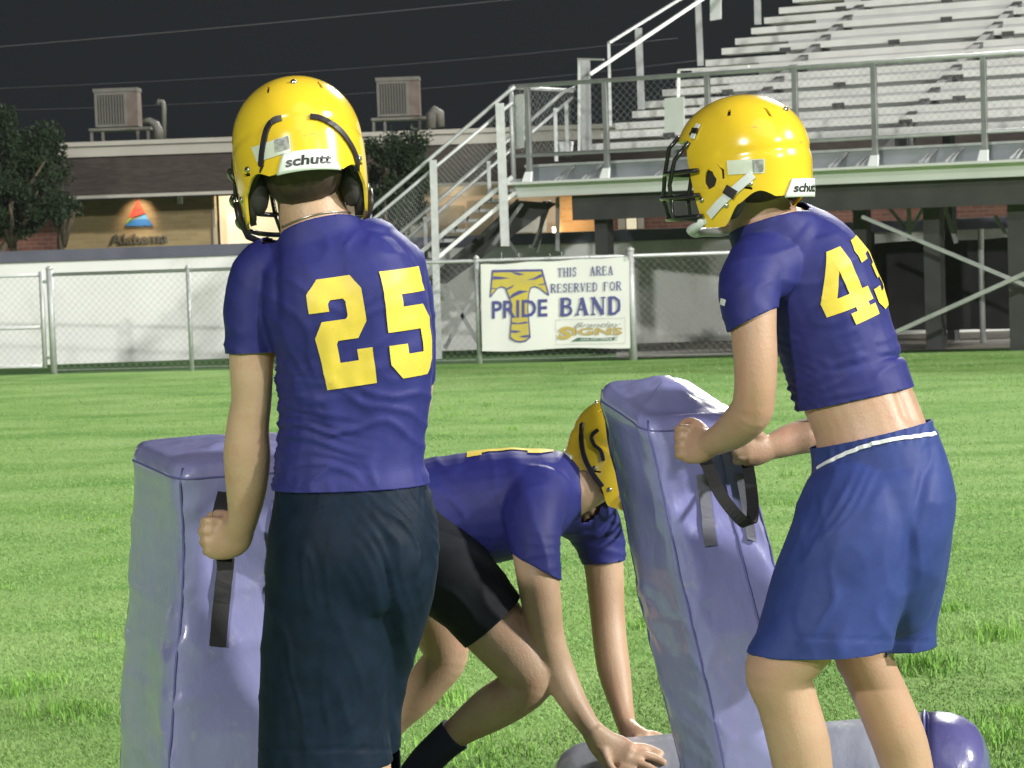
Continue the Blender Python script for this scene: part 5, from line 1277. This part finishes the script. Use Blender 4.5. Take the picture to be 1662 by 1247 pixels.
# ------------------------------------------------------------------ blocking pads
def pad(name, base, ex, ey, wx, wy, H_, leanv, label, m, seed, dents, tip=0., rnd=.16):
    """rounded vinyl block: base = centre on the ground, ex/ey level axes, wx/wy widths; leanv shifts the top"""
    t = empty(name, base, label, 'blocking pad', 'foam blocking pads held upright')
    V, F = [], []; NR, NK = 90, 72
    def shape(s, j):
        a = 2*math.pi*j/NK; ca, sa = math.cos(a), math.sin(a); e = 2/7.
        return math.copysign(abs(ca)**e, ca), math.copysign(abs(sa)**e, sa)
    for i in range(NR+1):
        s = i/NR
        if s < .94: z = H_*s/.94*.965; k = 1
        else:
            q = (s-.94)/.06; z = H_*(.965+.035*math.sin(q*math.pi/2)); k = 1-rnd*(1-math.cos(q*math.pi/2))
        bul = 1 + .025*math.sin(z/H_*math.pi*3+seed)
        for j in range(NK):
            x, y = shape(s, j)
            p = base + ex*(x*wx/2*k*bul) + ey*(y*wy/2*k*bul) + leanv*(z/H_) + up*(z + tip*(y-1)*z/H_)
            n = (ex*x*1.0 + ey*y).normalized()
            d = .005*noise.noise(Vector((p.x*6, p.y*6, p.z*5+seed))) + .003*noise.noise(Vector((p.x*14, p.y*14, p.z*18+seed)))
            for (dx, dy, dz, r_, am) in dents:
                q2 = ((x-dx)/r_)**2*.4 + ((y-dy)/r_)**2*.4 + ((z-dz)/(r_*.35))**2
                d -= am*math.exp(-q2)
            rk = noise.noise(Vector((x*2.2, y*2.2, z*9+seed*3))); d += .0055*(1-abs(rk)*5 if abs(rk) < .2 else 0)
            V.append(p + n*d)
    for i in range(NR):
        for j in range(NK): F.append((i*NK+j, i*NK+(j+1) % NK, (i+1)*NK+(j+1) % NK, (i+1)*NK+j))
    ct = base + leanv + up*(H_+.004)
    # top sheet, wrinkled
    last = NR*NK; rings = 7; prev = [last+j for j in range(NK)]
    for q in range(1, rings):
        k = 1-q/rings; cur = []
        for j in range(NK):
            p = V[last+j]; p = ct + (p-ct)*k; p.z += .007*noise.noise(Vector((p.x*20, p.y*34, seed)))*(k*(1-k)*4) + .008*(1-k)
            cur.append(len(V)); V.append(p)
        for j in range(NK): F.append((prev[j], prev[(j+1) % NK], cur[(j+1) % NK], cur[j]))
        prev = cur
    F.append(tuple(prev)); F.append(tuple(range(NK-1, -1, -1)))
    me = bpy.data.meshes.new('cover'); me.from_pydata([tuple(v) for v in V], [], F); me.update(); cv = link('cover', me, MT[m], t, True)
    for sx, sy in ((-1, -1), (1, -1), (-1, 1), (1, 1)):
        pts = []
        for i in range(0, NR, 3):
            j = {(-1, -1): NK*5//8, (1, -1): NK*7//8, (-1, 1): NK*3//8, (1, 1): NK//8}[(sx, sy)]
            p = V[i*NK+j]; pts.append(p + (ex*sx+ey*sy).normalized()*.0015)
        MB().tube(pts, .0024, 6).build('piping', MT['seam'], t, True)
    loop = [V[int(NR*.945)*NK+j] for j in range(NK)]; MB().tube(loop+[loop[0]], .0022, 6).build('piping', MT['seam'], t, True)
    return t, bvh_of(me), V, NK, NR
# pad of player 25
c0 = Vector((-.681, 4.76, 0)); lf = Vector((-.150, .37, 0)); ey1 = lf.normalized(); ex1 = Vector((ey1.y, -ey1.x, 0))
wy1 = lf.length; wx1 = .34
H1 = 1.12; lean1 = Vector((.095, .0, 0))
base1 = c0 + lf*.5 + ex1*(wx1/2) + Vector((-.072, 0, 0))
padA, bvA, VA, NK, NR = pad('blocking_pad', base1, ex1, ey1, wx1, wy1, H1, lean1, 'faded purple vinyl pad standing upright, held by player 25', 'vinyl', 3.1,
    [(-.3, -1, .92, .5, .022), (-1, -.6, .86, .5, .014), (-1, .2, .58, .5, .012), (-.5, -1, .55, .5, .014), (.2, -1, .75, .6, .018)], .010, .16)
MB().tube([bvA.find_nearest(base1 + ex1*wx1*.1 - ey1*(wy1/2+.004) + lean1*(z/H1) + up*z)[0] - ey1*.001 for z in [.02+.03*i for i in range(34)]], .003, 6).build('piping', MT['seam'], padA, True)
def web(name, pts, w_, m, parent, bvx, off=.006): return strap_on(bvx, pts, w_, m, name, parent, off, .003)
web('handle_strap', [(352, 1050), (356, 1000), (361, 950), (366, 905)], .034, 'web', padA, bvA)
ha = [W(366, 925, 4.70), W(362, 895, 4.715), W(357, 870, 4.725), W(356, 845, 4.73), W(360, 822, 4.745), W(366, 800, 4.78)]
def ribbon(name, pts, w_, m, parent, side):
    q = spl([tuple(p) for p in pts], 5); mb = MB(); n = len(q); q = [Vector(p) for p in q]; side = Vector(side).normalized()
    for i, c in enumerate(q):
        tt = (q[min(i+1, n-1)]-q[max(i-1, 0)]).normalized(); s = (side - tt*side.dot(tt)).normalized()*w_/2; nn = tt.cross(s).normalized()*.0018
        mb.v += [c-s-nn, c+s-nn, c+s+nn, c-s+nn]
    for i in range(n-1):
        for j in range(4): mb.f.append((i*4+j, i*4+(j+1) % 4, (i+1)*4+(j+1) % 4, (i+1)*4+j))
    mb.f += [(3, 2, 1, 0), tuple((n-1)*4+j for j in range(4))]
    return mb.build(name, MT[m], parent)
ribbon('handle', ha, .03, 'web', padA, (1, .2, 0))
# pad of player 43, tipped to the left
f0 = Vector((.288, 5.36, 0)); lf2 = Vector((-.105, .30, 0)); ey2 = lf2.normalized(); ex2 = Vector((ey2.y, -ey2.x, 0))
wy2 = lf2.length; wx2 = .25; H2 = 1.175; lean2 = Vector((-.215, .0, 0))
base2 = f0 + lf2*.5 + ex2*wx2/2 - lean2*.97
padB, bvB, VB, _, _ = pad('blocking_pad', base2, ex2, ey2, wx2, wy2, H2, lean2, 'grey purple vinyl pad tipped to the left, held by player 43', 'vinyl_g', 8.3,
    [(-.2, -1, 1.0, .4, .016), (-1, -.4, .6, .5, .010), (.5, -1, .9, .5, .014), (-1, .2, .9, .5, .008)], .032, .24)
MB().tube([bvB.find_nearest(base2 + ex2*wx2*.12 - ey2*(wy2/2+.003) + lean2*(z/H2) + up*z)[0] - ey2*.001 for z in [.02+.03*i for i in range(35)]], .003, 6).build('piping', MT['seam'], padB, True)
web('strap_end', [(1137, 770), (1142, 810), (1147, 850), (1151, 886)], .030, 'web_g', padB, bvB); web('strap_end', [(1200, 770), (1207, 810), (1214, 850), (1218, 878)], .022, 'web_g', padB, bvB)
ribbon('handle', [W(1122, 690, 5.25), W(1130, 720, 5.225), W(1148, 755, 5.2), W(1168, 800, 5.16), W(1195, 836, 5.16), W(1216, 852, 5.2), W(1222, 830, 5.26), W(1219, 790, 5.33), W(1212, 745, 5.4)], .026, 'web', padB, (1, .1, .3))
# lying round pad: pale body with a dark purple end
ra, rb, rc = W(899, 1290, 6.2), W(1503, 1280, 6.02), W(1609, 1280, 5.99); ra.z = .112; rb.z = rc.z = .15
rp_ = empty('roll_pad', (ra+rb)/2 - up*.138, 'grey round pad with dark purple end lying under the crouching player\'s hands', 'round pad')
def roll(name, a, b, prof, m):
    d = (b-a); L = d.length; d.normalize(); s_ = d.cross(up).normalized(); V, F = [], []; K = 48
    for x, rr in prof:
        for j in range(K):
            an = 2*math.pi*j/K; e = s_*math.cos(an)+up*math.sin(an); p = a + d*(x*L)
            V.append(p + e*(rr + (.004*noise.noise(p*6+e*1.5)+.001*noise.noise(p*16+e*4))*(1 if .1 < rr else 0)))
    for i in range(len(prof)-1):
        for j in range(K): F.append((i*K+j, i*K+(j+1) % K, (i+1)*K+(j+1) % K, (i+1)*K+j))
    me = bpy.data.meshes.new(name); me.from_pydata([tuple(v) for v in V], [], F); me.update(); return link(name, me, MT[m], rp_, True)
roll('cover', ra, rb, [(0, .003), (.0, .035), (.010, .062), (.03, .086), (.06, .102), (.10, .110)] + [(.10+.90*k/24, .112+.038*k/24) for k in range(1, 25)] + [(1, .05)], 'vinyl_w')
roll('end_section', rb, rc, [(0.006, .03), (.006, .151), (.2, .154), (.4, .152), (.6, .142), (.78, .122), (.9, .09), (.97, .055), (1, .02), (1, .002)], 'vinyl_n')
MB().tube([rb + ((rc-rb).normalized().cross(up)*math.cos(an)+up*math.sin(an))*.155 for an in [2*math.pi*j/36 for j in range(37)]], .004, 6).build('piping', MT['seam'], rp_, True)
print('tris', sum(len(o.data.polygons) for o in SC.objects if o.type == 'MESH'))
